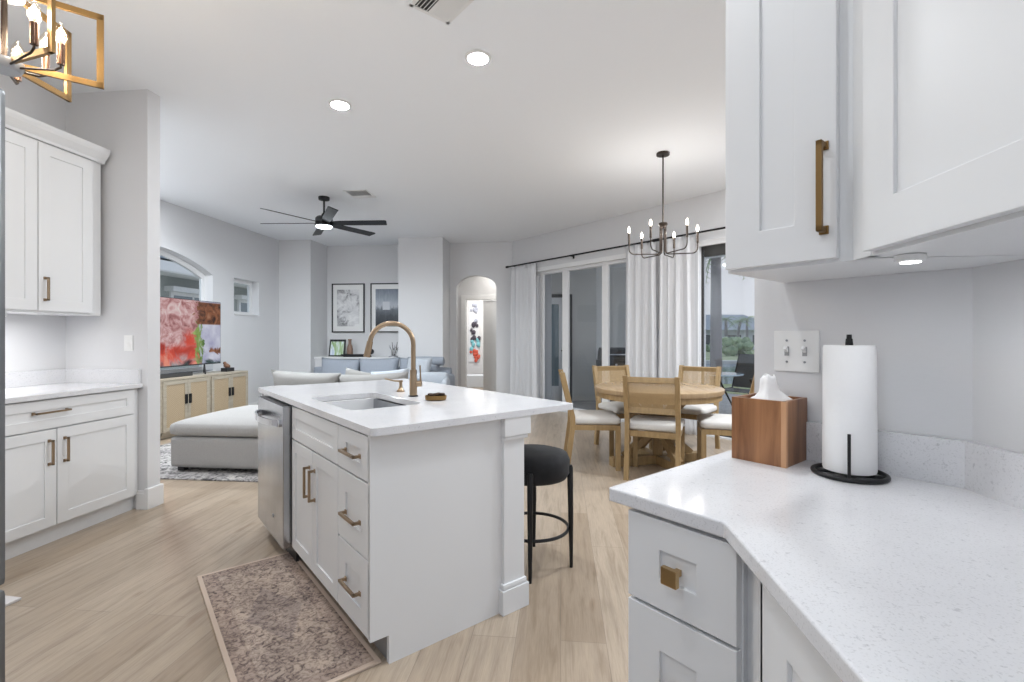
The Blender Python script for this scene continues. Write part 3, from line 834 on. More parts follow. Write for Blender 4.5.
# ================================================================== RUGS
def rug_mat(name, cols, sc_, border=None, size=(1, 1), field=(.3, .5)):
    m = mat(name, cols[0], 0.95); n, l, b = nodes(m)
    v = coords(m)
    t = n.new('ShaderNodeTexCoord'); s = n.new('ShaderNodeSeparateXYZ'); l.new(t.outputs['Object'], s.inputs[0])
    a = tnoise(m, v, sc_, 6, 0.72, 1.2)
    vo = n.new('ShaderNodeTexVoronoi'); vo.feature = 'DISTANCE_TO_EDGE'; vo.inputs['Scale'].default_value = sc_ * 1.6
    dn_ = n.new('ShaderNodeMix'); dn_.data_type = 'VECTOR'; dn_.inputs[0].default_value = .12
    l.new(v, vo.inputs['Vector'])
    k = n.new('ShaderNodeMath'); k.operation = 'MULTIPLY_ADD'; k.inputs[1].default_value = .25; l.new(vo.outputs['Distance'], k.inputs[0]); l.new(a, k.inputs[2])
    c = ramp(m, k.outputs[0], [(.38, cols[2]), (.50, cols[1]), (.60, cols[0])])
    c2 = ramp(m, tnoise(m, v, 4.0, 3, .6), [(.35, (.78, .76, .76)), (.65, (1.1, 1.08, 1.05))])
    c = mixc(m, 1.0, c, c2, 'MULTIPLY')
    if border:
        hw, hl = size[0] / 2, size[1] / 2
        def edge(ax, h):
            q = n.new('ShaderNodeMath'); q.operation = 'ABSOLUTE'; l.new(s.outputs[ax], q.inputs[0])
            w = n.new('ShaderNodeMath'); w.operation = 'SUBTRACT'; w.inputs[0].default_value = h; l.new(q.outputs[0], w.inputs[1]); return w.outputs[0]
        mn = n.new('ShaderNodeMath'); mn.operation = 'MINIMUM'; l.new(edge(0, hw), mn.inputs[0]); l.new(edge(1, hl), mn.inputs[1])
        # a darker guard band, then the plain binding
        band = ramp(m, mn.outputs[0], [(0.0, (1, 1, 1)), (.019, (1, 1, 1)), (.020, (.55, .5, .5)), (.03, (.80, .76, .75)), (.075, (.86, .83, .84)), (.08, (.6, .56, .56)), (.086, (1, 1, 1))], 'LINEAR')
        lt = n.new('ShaderNodeMath'); lt.operation = 'LESS_THAN'; lt.inputs[1].default_value = .019; l.new(mn.outputs[0], lt.inputs[0])
        c = mixc(m, .8, c, band, 'MULTIPLY')
        c = mixc(m, lt.outputs[0], c, border)
        # central medallion, lighter field
        x_ = n.new('ShaderNodeVectorMath'); x_.operation = 'LENGTH'
        mp_ = n.new('ShaderNodeMapping'); mp_.inputs['Scale'].default_value = (1 / (hw * .62), 1 / (hl * .55), 0); l.new(t.outputs['Object'], mp_.inputs[0])
        ab = n.new('ShaderNodeVectorMath'); ab.operation = 'ABSOLUTE'; l.new(mp_.outputs[0], ab.inputs[0])
        dt = n.new('ShaderNodeVectorMath'); dt.operation = 'DOT_PRODUCT'; dt.inputs[1].default_value = (1, 1, 0); l.new(ab.outputs[0], dt.inputs[0])
        ad = n.new('ShaderNodeMath'); ad.operation = 'MULTIPLY_ADD'; ad.inputs[1].default_value = .35; l.new(a, ad.inputs[0]); l.new(dt.outputs['Value'], ad.inputs[2])
        med = ramp(m, ad.outputs[0], [(.35, (1.0, .98, .96)), (.55, (.80, .78, .78)), (.95, (.74, .72, .74)), (1.1, (1.08, 1.05, 1.0)), (1.5, (1.0, .98, .97))])
        c = mixc(m, .8, c, med, 'MULTIPLY')
    setc(m, c); bump(m, tnoise(m, v, 400, 1), .3, .003)
    return m
RW, RL = .468, 1.22
krug = rug_mat('faded_persian_pattern', ((.52, .44, .385), (.35, .285, .255), (.11, .085, .085)), 32, (.56, .46, .39), (RW, RL))
rp = UV((.307 + .775) / 2, (1.742 + 2.962) / 2)
o = obj('kitchen_rug', onebox((-RW / 2, -RL / 2, 0), (RW / 2, RL / 2, .009), .003), krug, None, loc=(rp.x, rp.y, .001), rz=PI / 4)
tag(o, 'small faded beige Persian runner on oak floor along the island', 'rug')
lrug = rug_mat('black_grey_abstract_pile', ((.50, .49, .48), (.25, .24, .24), (.03, .03, .032)), 13)
o = obj('area_rug', onebox((-1.45, -1.95, 0), (1.45, 1.95, .012), .004), lrug, None, loc=(-3.10, 5.83, .001))
tag(o, 'large mottled black and grey living room rug under the ottoman', 'rug')
o = obj('door_mat', onebox((-.42, -.3, 0), (.42, .3, .012), .003), mat('pale_mat_fabric', (.70, .67, .66), .9), None, loc=(-2.99, 1.765, .001), rz=math.radians(-4))
tag(o, 'corner of a thin pale mat on the floor by the refrigerator', 'mat')

# ================================================================== REFRIGERATOR
fr0 = atd(7, 1.03)
fr = thing('refrigerator', 'dark stainless refrigerator edge at the far left of the kitchen', 'refrigerator', (fr0.x, fr0.y - .91, 0), PI / 2)
bm = B(); box(bm, (0, .06, .02), (.905, .70, 1.76), .01); obj('body', bm, grey_p, fr)
obj('door', onebox((.003, 0, .72), (.452, .055, 1.78), .012), fridge_m, fr)
obj('door', onebox((.457, 0, .72), (.91, .055, 1.78), .012), fridge_m, fr)
obj('freezer_drawer', onebox((.003, 0, .06), (.91, .055, .71), .012), fridge_m, fr)
bm = B(); tube(bm, [(.42, 0.0, .85), (.42, -.05, .86), (.42, -.05, 1.6), (.42, 0, 1.61)], .010, 10); obj('handle', bm, chrome_m, fr, True)
bm = B(); tube(bm, [(.49, 0.0, .85), (.49, -.05, .86), (.49, -.05, 1.6), (.49, 0, 1.61)], .010, 10); obj('handle', bm, chrome_m, fr, True)
bm = B(); tube(bm, [(.08, 0.0, .63), (.09, -.05, .63), (.82, -.05, .63), (.83, 0, .63)], .010, 10); obj('handle', bm, chrome_m, fr, True)

# ================================================================== CEILING ITEMS
def can_light(p, label, energy=CAN * 1.2, group='recessed ceiling lights'):
    t = thing('recessed_light', label, 'ceiling light', (p[0], p[1], CZ), 0)
    bm = B(); lathe(bm, [(.062, -.001), (.082, -.001), (.085, -.006), (.080, -.009), (.062, -.007), (.062, -.001)], seg=40); obj('trim_ring', bm, plastic_m, t, True)
    bm = B(); lathe(bm, [(0, -.0045), (.062, -.0045), (.062, -.002), (0, -.002)], seg=40); obj('lens', bm, lamp_e, t)
    l = bpy.data.lights.new('can_or_fill_beam', 'AREA'); l.shape = 'DISK'; l.size = .13; l.energy = energy; l.color = (.91, .955, 1)
    lo = bpy.data.objects.new('can_or_fill_beam', l); lo.location = (p[0], p[1], CZ - .014); col.objects.link(lo); lo.visible_camera = True
    return t
can_light((-1.697, 3.555), 'round recessed ceiling light farther into the room, above the sink')
can_light((-.529, 3.048), 'round recessed ceiling light nearer the ceiling vent by the dining side')
for p_, k_ in (((-.6, .9), 1), ((.45, 2.1), 1.6), ((-2.4, 1.3), .8), ((.35, .25), .15), ((-.9, -.7), 1), ((-4.2, 4.1), 3.4), ((-4.75, 4.8), 3.4), ((2.3, 3.4), 5.5), ((2.9, 4.5), 6.5)):  # no fixtures: nearby ones inferred from counter reflections, island-end and far ones added fill
    l = bpy.data.lights.new('can_or_fill_beam', 'AREA'); l.shape = 'DISK'; l.size = .13; l.energy = CAN * k_; l.color = (.91, .955, 1)
    lo = bpy.data.objects.new('can_or_fill_beam', l); lo.location = (p_[0], p_[1], CZ - .014); col.objects.link(lo)

def vent(label, c, rz, w, h, n, dark_to):
    t = thing('ceiling_vent', label, 'vent', (c[0], c[1], CZ), rz)
    bm = B(); f_ = .022
    box(bm, (-w / 2, -h / 2, -.006), (w / 2, -h / 2 + f_, 0), .002); box(bm, (-w / 2, h / 2 - f_, -.006), (w / 2, h / 2, 0), .002)
    box(bm, (-w / 2, -h / 2, -.006), (-w / 2 + f_, h / 2, 0), .002); box(bm, (w / 2 - f_, -h / 2, -.006), (w / 2, h / 2, 0), .002)
    obj('frame', bm, plastic_m, t)
    obj('duct', onebox((-w / 2 + f_, -h / 2 + f_, -.0015), (w / 2 - f_, h / 2 - f_, -.0005)), mat('dark_duct', (.06, .06, .06), .9) if 'dark_duct' not in MATS else MATS['dark_duct'], t)
    sg = 1
    for i in range(n):
        y_ = -h / 2 + f_ + (i + .5) * (h - 2 * f_) / n
        tilt = .75 if y_ < dark_to else -.45
        M = Matrix.Translation((0, y_, -.006)) @ Matrix.Rotation(tilt, 4, 'X')
        bm = B(); box(bm, (-w / 2 + f_, -.009, -.0008), (w / 2 - f_, .009, .0008), 0, M); obj('slat', bm, plastic_m, t)
    return t
vent('louvred white ceiling vent cut by the top of the photo', (-.635, 2.524), math.radians(-45), .27, .25, 10, -.02)
vent('small square ceiling vent beyond the ceiling fan', (-2.51, 5.81), math.radians(0), .30, .32, 10, .05)

# ceiling fan
fc = (-3.03, 5.90)
fn = thing('ceiling_fan', 'black six-blade ceiling fan with lit round lens over the living room', 'ceiling fan', (fc[0], fc[1], CZ), 0)
bm = B(); lathe(bm, [(0, 0), (.068, 0), (.070, -.012), (.066, -.038), (.03, -.048), (0, -.048)]); obj('canopy', bm, black_m, fn, True)
bm = B(); cyl(bm, (0, 0, -.04), (0, 0, -.24), .0125); lathe(bm, [(0.012, -.20), (.032, -.225), (.034, -.25), (0.0, -.25)]); obj('downrod', bm, black_m, fn, True)
bm = B(); lathe(bm, [(0, -.25), (.085, -.255), (.105, -.275), (.108, -.345), (.112, -.36), (.112, -.375), (0, -.375)]); obj('motor_housing', bm, black_m, fn, True)
bm = B(); lathe(bm, [(0, -.405), (.06, -.403), (.092, -.394), (.100, -.378), (.100, -.375), (0, -.375)]); obj('light_lens', bm, fan_e, fn, True)
for k in range(6):
    a_ = math.radians(4 + 60 * k); M = Matrix.Rotation(a_, 4, 'Z') @ Matrix.Translation((0, 0, -.335)) @ Matrix.Rotation(math.radians(-14), 4, 'X')
    bm = B(); prism(bm, [(.09, -.035), (.20, -.052), (.80, -.060), (.82, -.045), (.80, .060), (.20, .056), (.09, .035)], -.004, .004)
    bmesh.ops.transform(bm, matrix=M, verts=bm.verts)
    obj('blade', bm, black_m, fn)
l = bpy.data.lights.new('fan_glow', 'AREA'); l.shape = 'DISK'; l.size = .18; l.energy = 62; l.color = (.85, .94, 1)
lo = bpy.data.objects.new('fan_glow', l); lo.location = (fc[0], fc[1], CZ - .412); col.objects.link(lo)

# dining chandelier
dc = Vector((.995, 4.82, CZ))
ch = thing('dining_chandelier', 'dark bronze six-candle chandelier hanging over the round dining table', 'chandelier', dc, YAW)
bm = B(); lathe(bm, [(0, 0), (.062, 0), (.064, -.006), (.062, -.024), (0, -.026)]); obj('canopy', bm, bronze_d, ch, True)
bm = B(); cyl(bm, (0, 0, -.02), (0, 0, -.70), .0075); obj('rod', bm, bronze_d, ch, True)
bm = B(); lathe(bm, [(0, -.685), (.040, -.685), (.044, -.70), (.030, -.725), (.030, -.74), (0, -.74)]); obj('hub', bm, bronze_d, ch, True)
for k in range(6):
    a_ = math.radians(-7 + 60 * k); dx = Vector((math.cos(a_), math.sin(a_), 0)); RR = .325
    pts = [dx * .028 + Vector((0, 0, -.72))] + [dx * .028 + Vector((0, 0, -.95))]
    pts += [dx * (.028 + .025 * (1 - math.cos(t * PI / 8))) + Vector((0, 0, -.95 - .03 * math.sin(t * PI / 8) * 1.3)) for t in range(1, 5)]
    pts += [dx * (RR - .05) + Vector((0, 0, -.985))]
    pts += [dx * (RR - .05 + .05 * math.sin(t * PI / 12)) + Vector((0, 0, -.985 + .05 * (1 - math.cos(t * PI / 12)))) for t in range(1, 7)]
    pts += [dx * RR + Vector((0, 0, -.86))]
    bm = B(); tube(bm, pts, .0058, 8); ar = obj('arm', bm, bronze_d, ch, True)
    bm = B(); cyl(bm, dx * RR + Vector((0, 0, -.885)), dx * RR + Vector((0, 0, -.775)), .011, seg=14); obj('candle_sleeve', bm, bronze_d, ar, True)
    bm = B(); lathe(bm, [(0, 0), (.008, .0), (.011, .010), (.014, .024), (.011, .042), (.005, .058), (0, .066)], dx * RR + Vector((0, 0, -.775)), 14); obj('bulb', bm, warmbulb_e, ar, True)
    l = bpy.data.lights.new('candle_glow', 'POINT'); l.energy = BULB * .75; l.shadow_soft_size = .03; l.color = (1, .96, .92)
    lo = bpy.data.objects.new('candle_glow', l); col.objects.link(lo); lo.parent = ch; lo.location = dx * RR + Vector((0, 0, -.735)); lo.visible_camera = False

# kitchen chandelier (upper left corner)
sleeve_m = mat('brown_candle_sleeve', (.13, .07, .045), .25, .7)
kc = Vector((-2.02, 1.555, 2.25))
kh = thing('kitchen_chandelier', 'brass open-frame chandelier with candle bulbs in the upper left corner', 'chandelier', kc, 0)
bm = B(); lathe(bm, [(0, -.03), (.045, -.028), (.055, -.010), (.055, .006), (.03, .014), (0, .014)]); obj('lower_hub', bm, grey_p, kh, True)
bm = B(); lathe(bm, [(0, .245), (.055, .247), (.06, .265), (.055, .285), (0, .29)]); obj('upper_hub', bm, grey_p, kh, True)
bm = B(); cyl(bm, (0, 0, 0), (0, 0, .74), .009); obj('stem', bm, bronze_d, kh, True)
bm = B(); lathe(bm, [(0, .80), (.065, .80), (.065, .78), (.05, .77), (0, .77)]); obj('canopy', bm, bronze_d, kh, True)
for k, (a_, RR) in enumerate(((42, .275), (98, .27), (-12, .27), (-72, .27), (160, .27), (218, .27))):
    dx = Vector((math.cos(math.radians(a_)), math.sin(math.radians(a_)), 0)); s_ = .016
    perp = Vector((-dx.y, dx.x, 0))
    bm = B(); zt = .27
    bar(bm, dx * .05, dx * RR, .022, .012, up=perp); bar(bm, dx * .05 + Vector((0, 0, zt)), dx * RR + Vector((0, 0, zt)), .022, .012, up=perp)
    bar(bm, dx * (RR - .008) + Vector((0, 0, -.011)), dx * (RR - .008) + Vector((0, 0, zt + .011)), .022, .012, up=perp)
    obj('open_frame', bm, gold_m, kh)
for a_, RR, dz in ((-19, .222, .0), (15, .182, .0), (56, .11, .0), (130, .17, 0), (190, .17, 0), (-80, .17, 0)):
    dx = Vector((math.cos(math.radians(a_)), math.sin(math.radians(a_)), 0))
    bm = B(); tube(bm, [dx * .04 + Vector((0, 0, -.015)), dx * (RR - .02) + Vector((0, 0, -.012)), dx * RR + Vector((0, 0, 0)), dx * RR + Vector((0, 0, .012))], .004, 8); ar = obj('candle_arm', bm, bronze_d, kh, True)
    bm = B(); cyl(bm, dx * RR + Vector((0, 0, .01)), dx * RR + Vector((0, 0, .085)), .0115, seg=16); obj('candle_sleeve', bm, sleeve_m, ar, True)
    bm = B(); lathe(bm, [(0, 0), (.010, 0), (.017, .014), (.0215, .032), (.0175, .055), (.008, .075), (0, .085)], dx * RR + Vector((0, 0, .085)), 18); obj('bulb', bm, bulbglass_m, ar, True)
    bm = B(); lathe(bm, [(0, 0), (.005, .004), (.0085, .02), (.007, .036), (0, .05)], dx * RR + Vector((0, 0, .100)), 12); obj('filament', bm, bulb_e, ar, True)
    l = bpy.data.lights.new('candle_glow', 'POINT'); l.energy = BULB; l.shadow_soft_size = .03; l.color = (1, .86, .68)
    lo = bpy.data.objects.new('candle_glow', l); col.objects.link(lo); lo.parent = kh; lo.location = dx * RR + Vector((0, 0, .125)); lo.visible_camera = False

# ================================================================== DINING
tc_ = Vector((.955, 4.88, 0))
tb_ = thing('dining_table', 'round honey oak pedestal dining table with crossed beam base under the candle chandelier', 'table', tc_, 0)
bm = B(); lathe(bm, [(0, .71), (.575, .71), (.605, .714), (.61, .722), (.61, .755), (.604, .76), (0, .76)], seg=72); obj('tabletop', bm, oak_top, tb_, True)
bm = B(); lathe(bm, [(.53, .66), (.59, .66), (.59, .712), (.53, .712), (.53, .66)], seg=72); obj('apron', bm, oak_m, tb_, True)
for k, a_ in enumerate((20, 110)):
    dx = Vector((math.cos(math.radians(a_)), math.sin(math.radians(a_)), 0)); up_ = Vector((-dx.y, dx.x, 0))
    bm = B(); bar(bm, dx * -.50 + Vector((0, 0, .045 + .0)), dx * .50 + Vector((0, 0, .045)), .09, .085, up=(0, 0, 1), bev=.006); obj('floor_beam', bm, oak_m, tb_)
    bm = B(); bar(bm, dx * -.48 + Vector((0, 0, .68)), dx * .48 + Vector((0, 0, .68)), .08, .07, up=(0, 0, 1), bev=.004); obj('top_beam', bm, oak_m, tb_)
    for s_ in (-1, 1):
        bm = B(); bar(bm, dx * (.36 * s_) + Vector((0, 0, .085)), dx * (-.34 * s_) + Vector((0, 0, .65)), .07, .07, up=up_, bev=.004); obj('brace', bm, oak_m, tb_)
bm = B(); cyl(bm, (0, 0, .08), (0, 0, .68), .05); obj('column', bm, oak_m, tb_, True)

def make_chair(label):
    """front faces -y, origin on the floor under the seat centre"""
    t = thing('dining_chair', label, 'chair', (0, 0, 0), 0, 'cane-back dining chairs around the round table')
    w = .235; 
    for s_ in (-1, 1):
        bm = B(); bar(bm, (s_ * (w - .022), -.20, 0), (s_ * (w - .022), -.20, .42), .044, .044, bev=.003); obj('leg', bm, oak_m, t)
    for s_ in (-1, 1):
        bm = B()
        prof = [(.275, 0), (.222, .40), (.222, .50), (.32, .915)]
        x0_, x1_ = s_ * (w) - .021 * s_ - .02, s_ * w - .021 * s_ + .02
        front_ = [(p_[0] - .024, p_[1]) for p_ in prof]; back_ = [(p_[0] + .024, p_[1]) for p_ in prof]
        L_ = []
        for i in range(4):
            L_.append([(x0_, front_[i][0], front_[i][1]), (x1_, front_[i][0], front_[i][1]), (x1_, back_[i][0], back_[i][1]), (x0_, back_[i][0], back_[i][1])])
        rs = rings_box(bm, L_); bm.faces.new(rs[0][::-1]); bm.faces.new(rs[-1]); obj('back_post', bm, oak_m, t)
    bm = B(); box(bm, (-w + .04, -.212, .375), (w - .04, -.188, .425), .002); box(bm, (-w + .04, .20, .375), (w - .04, .225, .425), .002)
    box(bm, (-w + .01, -.18, .375), (-w + .034, .21, .425), .002); box(bm, (w - .034, -.18, .375), (w - .01, .21, .425), .002); obj('seat_rail', bm, oak_m, t)
    bm = B(); softbox(bm, (0, -.005, .462), (.475, .445, .075), .035, .018, 10); obj('seat', bm, seat_m, t, True, angle=80)
    def yb(z): return .222 + (z - .50) / .415 * .098
    bm = B()
    for z0, z1 in ((.855, .905), (.585, .635)):
        bar(bm, (-w + .035, yb((z0 + z1) / 2), (z0 + z1) / 2), (w - .035, yb((z0 + z1) / 2), (z0 + z1) / 2), .028, z1 - z0, up=(0, -.24, 1), bev=.003)
    obj('back_rail', bm, oak_m, t)
    bm = B(); q = [(-w + .035, yb(.63), .63), (w - .035, yb(.63), .63), (w - .035, yb(.86), .86), (-w + .035, yb(.86), .86)]
    lp = [[(p_[0], p_[1] + o_, p_[2]) for p_ in q] for o_ in (-.002, .002)]
    rs = rings_box(bm, lp); bm.faces.new(rs[0][::-1]); bm.faces.new(rs[-1]); obj('cane_panel', bm, cane_m, t)
    return t
c0 = make_chair('cane-back oak dining chair nearest the kitchen, its back to the lens')
def face(p, q): d_ = Vector(q) - Vector(p); return math.atan2(d_.y, d_.x) + PI / 2
p0 = Vector((.86, 4.48, 0)); c0.location = p0; c0.rotation_euler = (0, 0, face((.86, 4.48, 0), (1.05, 5.06, 0)))
chairs = [((.325, 4.775), (1.0, 4.80), 'side-on cane-back oak dining chair at the table\'s left, beyond the bar stool'),
          ((.72, 5.50), (1.02, 4.84), 'cane-back oak dining chair across the table in front of the grill window'),
          ((1.42, 5.49), (.98, 4.86), 'cane-back oak dining chair across the table before the right curtain'),
          ((1.515, 4.64), (1.10, 4.72), 'dining chair half hidden by the tissue box with only seat and legs showing')]
for p_, q_, lb_ in chairs:
    dup(c0, (*p_, 0), face((*p_, 0), (*q_, 0)), lb_)

# bar stool
st = thing('bar_stool', 'round black velvet bar stool tucked under the island overhang', 'stool', (-.157, 2.65, 0), 0)
bm = B(); lathe(bm, [(0, .475), (.14, .475), (.19, .485), (.207, .515), (.207, .58), (.192, .612), (.14, .627), (0, .632)], seg=48); obj('seat', bm, velvet_m, st, True, angle=80)
for dx_, dy_ in ((.212, -.022), (.002, -.214), (-.212, .022), (-.002, .22)):
    v_ = Vector((dx_, dy_, 0)); n_ = v_.normalized()
    bm = B(); tube(bm, [n_ * .215, n_ * .212 + Vector((0, 0, .3)), n_ * .208 + Vector((0, 0, .54)), n_ * .208 + Vector((0, 0, .555))], [.009, .0145, .0165, .012], 14); obj('leg', bm, black_m, st, True)
bm = B(); tube(bm, [(.198 * math.cos(a), .198 * math.sin(a), .205) for a in [2 * PI * k / 48 for k in range(48)]], .009, 8, closed=True); obj('footrest_ring', bm, black_m, st, True)

# ================================================================== CURTAINS
rzs = math.atan2(-S2, S2)
def curtain(label, v0, v1, z1=2.545, spread=1.0):
    """v0 > v1 at the rod plane"""
    w = v0 - v1; nx = int(w * 90); nzv = 24; bm = B(); g = []
    folds = max(3, round(w / .12)); ph = random.random() * 6
    for j in range(nzv + 1):
        z = .015 + (z1 - .015) * j / nzv; row = []
        for i in range(nx + 1):
            t = i / nx
            warp = t + .018 * math.sin(9 * t + ph) + .004 * math.sin(3 * z + 20 * t)
            amp = .016 + .010 * (1 - j / nzv) + .006 * math.sin(7 * t + ph)
            y = amp * math.sin(2 * PI * folds * warp + ph) + .006 * math.sin(2 * PI * folds * 2.3 * t + z)
            xx = w * t + (t - .5) * .05 * spread * (1 - j / nzv)
            row.append(bm.verts.new((xx, y, z)))
        g.append(row)
    for j in range(nzv):
        for i in range(nx): bm.faces.new((g[j][i], g[j][i + 1], g[j + 1][i + 1], g[j + 1][i]))
    p_ = UV(US - .11, v0)
    o = obj('curtain', bm, curtain_m, None, True, (p_.x, p_.y, 0), rzs, angle=180)
    md = o.modifiers.new('cloth', 'SOLIDIFY'); md.thickness = .002
    return tag(o, label, 'curtain')
def hv(x, u):   # v of the pixel column x on the plane u
    r_ = F + R * ((x - 512) / FPX); t = u / (r_ @ D2); return (r_ * t) @ D1
uc = US - .11
curtain('white curtain gathered beside the arched opening, left of the glass doors', hv(511, uc), hv(535, uc))
curtain('white curtain hanging right beside the grill window, left of the wall switch', hv(625, uc), hv(655, uc))
curtain('white curtain next to the palm tree window', hv(660, uc), hv(695, uc))
def rod(label, v0, v1):
    p_ = UV(uc, v0, 2.56); L = v0 - v1
    r_ = thing('curtain_rod', label, 'curtain rod', p_, rzs)
    bm = B(); cyl(bm, (0, 0, 0), (L, 0, 0), .0125, seg=16); obj('pole', bm, black_m, r_, True)
    for xx, s_ in ((0, -1), (L, 1)):
        bm = B(); cyl(bm, (xx, 0, 0), (xx + s_ * .05, 0, 0), .020, seg=16); obj('finial', bm, black_m, r_, True)
    for xx in (.12, L / 2, L - .12):
        bm = B(); bar(bm, (xx, 0, 0), (xx, .105, 0), .012, .012); box(bm, (xx - .015, .10, -.035), (xx + .015, .1095, .035), .002); obj('bracket', bm, black_m, r_)
    return r_
rod('black curtain rod over the glass doors showing the grill', hv(508, uc), hv(653, uc))
rod('black curtain rod over the palm tree window', hv(659, uc), 1.4)

# ================================================================== LIVING ROOM
sb = thing('sideboard', 'washed oak sideboard with woven rattan doors under the television', 'sideboard', (-4.78, 5.30, 0), PI / 2)
Ws = 1.63
bm = B(); box(bm, (0, 0, .71), (Ws, .40, .735), .003); box(bm, (0, 0, .06), (.03, .40, .71), .002); box(bm, (Ws - .03, 0, .06), (Ws, .40, .71), .002)
box(bm, (Ws / 2 - .022, 0, .06), (Ws / 2 + .022, .39, .71), .002); box(bm, (0, 0, .06), (Ws, .40, .09), .002); box(bm, (.01, .38, .09), (Ws - .01, .395, .71)); box(bm, (.02, .03, .012), (Ws - .02, .38, .06), .002)
obj('carcass', bm, ash_m, sb)
for x0_, hx_ in ((.032, 1), (.415, 0), (.84, 1), (1.222, 0)):
    wd = .378; y_ = -.018
    bm = B(); fr_ = .045
    box(bm, (x0_, y_, .095), (x0_ + fr_, 0, .705), .002); box(bm, (x0_ + wd - fr_, y_, .095), (x0_ + wd, 0, .705), .002)
    box(bm, (x0_ + fr_, y_, .66), (x0_ + wd - fr_, 0, .705), .002); box(bm, (x0_ + fr_, y_, .095), (x0_ + wd - fr_, 0, .14), .002)
    d_ = obj('door', bm, ash_m, sb)
    obj('rattan_panel', onebox((x0_ + fr_ - .001, y_ + .008, .139), (x0_ + wd - fr_ + .001, -.004, .661)), rattan_m, d_)
    hx2 = x0_ + wd - .03 if hx_ else x0_ + .03
    obj('pull', onebox((hx2 - .018, y_ - .014, .40), (hx2 + .018, y_, .52), .002), black_m, d_)

tv = thing('television', 'large flat television showing a colourful food close-up on the sideboard', 'television', (-4.96, 5.10, .735), PI / 2)
def tv_mat():
    m = mat('food_broadcast', (0, 0, 0), .25); n, l, b = nodes(m)
    t = n.new('ShaderNodeTexCoord'); s = n.new('ShaderNodeSeparateXYZ'); l.new(t.outputs['Object'], s.inputs[0])
    v = coords(m, (1, 1, 1)); X_, Z_ = s.outputs[0], s.outputs[2]
    def mth(op, a, b_=None, c_=None):
        q = n.new('ShaderNodeMath'); q.operation = op
        for i, w in enumerate((a, b_, c_)):
            if w is None: continue
            if isinstance(w, (int, float)): q.inputs[i].default_value = w
            else: l.new(w, q.inputs[i])
        return q.outputs[0]
    nn_ = tnoise(m, v, 3.2, 6, .6, 1.0); n2 = tnoise(m, v, 6.5, 6, .62, 1.5)
    def band(x, lo, hi, soft=.07):
        a = n.new('ShaderNodeMapRange'); a.interpolation_type = 'SMOOTHSTEP'; a.inputs[1].default_value = lo - soft; a.inputs[2].default_value = lo + soft; l.new(x, a.inputs[0])
        c = n.new('ShaderNodeMapRange'); c.interpolation_type = 'SMOOTHSTEP'; c.inputs[1].default_value = hi - soft; c.inputs[2].default_value = hi + soft; c.inputs[3].default_value = 1; c.inputs[4].default_value = 0; l.new(x, c.inputs[0])
        return mth('MULTIPLY', a.outputs[0], c.outputs[0])
    xw = mth('ADD', X_, mth('MULTIPLY', mth('SUBTRACT', n2, .5), .55)); zw = mth('ADD', Z_, mth('MULTIPLY', mth('SUBTRACT', nn_, .5), .55))
    meat = ramp(m, n2, [(.28, (.16, .05, .05)), (.42, (.50, .22, .22)), (.55, (.78, .50, .50)), (.72, (.92, .84, .82))])
    tom = ramp(m, nn_, [(.30, (.35, .02, .01)), (.5, (.80, .09, .05)), (.68, (.95, .35, .24))])
    blue = ramp(m, tnoise(m, v, 5, 4), [(.3, (.42, .42, .62)), (.7, (.80, .82, .93))])
    dark = ramp(m, n2, [(.35, (.010, .02, .025)), (.55, (.05, .10, .09)), (.7, (.22, .34, .40))])
    brn = ramp(m, n2, [(.35, (.03, .012, .01)), (.6, (.34, .13, .06)), (.75, (.5, .3, .2))])
    grn = ramp(m, n2, [(.35, (.05, .14, .02)), (.65, (.42, .60, .16))])
    c = mixc(m, band(xw, -.2, 1.04), blue, meat)
    c = mixc(m, mth('MULTIPLY', band(xw, -.2, 1.02), band(zw, .20, .38)), c, tom)
    c = mixc(m, mth('MULTIPLY', band(xw, .80, 1.0), band(zw, .36, .56)), c, tom)
    c = mixc(m, mth('MULTIPLY', band(xw, .98, 1.10, .02), band(zw, .22, .70)), c, grn)
    c = mixc(m, mth('MULTIPLY', band(xw, 1.0, 1.7, .015), band(Z_, .69, 1.0, .01)), c, brn)
    c = mixc(m, mth('MULTIPLY', band(xw, 1.24, 1.7, .02), band(zw, .34, .44, .02)), c, brn)
    c = mixc(m, band(zw, -.2, .17), c, dark)
    l.new(c, b.inputs['Emission Color']); b.inputs['Emission Strength'].default_value = .62
    return m
bm = B(); box(bm, (0, 0, .13), (1.47, .045, 1.02), .004); obj('housing', bm, black_p, tv)
obj('screen', onebox((.008, -.0025, .145), (1.462, .001, 1.012)), tv_mat(), tv)
for xx in (.30, 1.17):
    bm = B(); tube(bm, [(xx - .12, -.09, .012), (xx, .02, .13), (xx + .02, .022, .16)], .010, 8); tube(bm, [(xx + .13, .13, .012), (xx, .02, .13)], .010, 8); obj('stand_foot', bm, black_p, tv, True)
o = thing('soundbar', 'thin black soundbar below the television screen', 'speaker', (-4.93, 5.15, .735), PI / 2)
obj('enclosure', onebox((0, -.04, .0), (.80, .04, .055), .008), black_p, o); obj('grille', onebox((.01, -.043, .008), (.79, -.040, .048)), dark_gap, o)
gm = thing('small_figurine', 'dark figurine on a small black box right of the television', 'ornament', (-4.97, 6.72, .735), 0)
obj('box', onebox((-.05, -.07, 0), (.05, .09, .055), .004), black_p, gm)
bm = B(); 
for c_, r_ in (((0, -.02, .09), .038), ((0, -.05, .125), .026), ((0, .02, .075), .032)): bmesh.ops.create_icosphere(bm, subdivisions=2, radius=r_, matrix=Matrix.Translation(c_))
obj('figure', bm, redwood, gm, True)

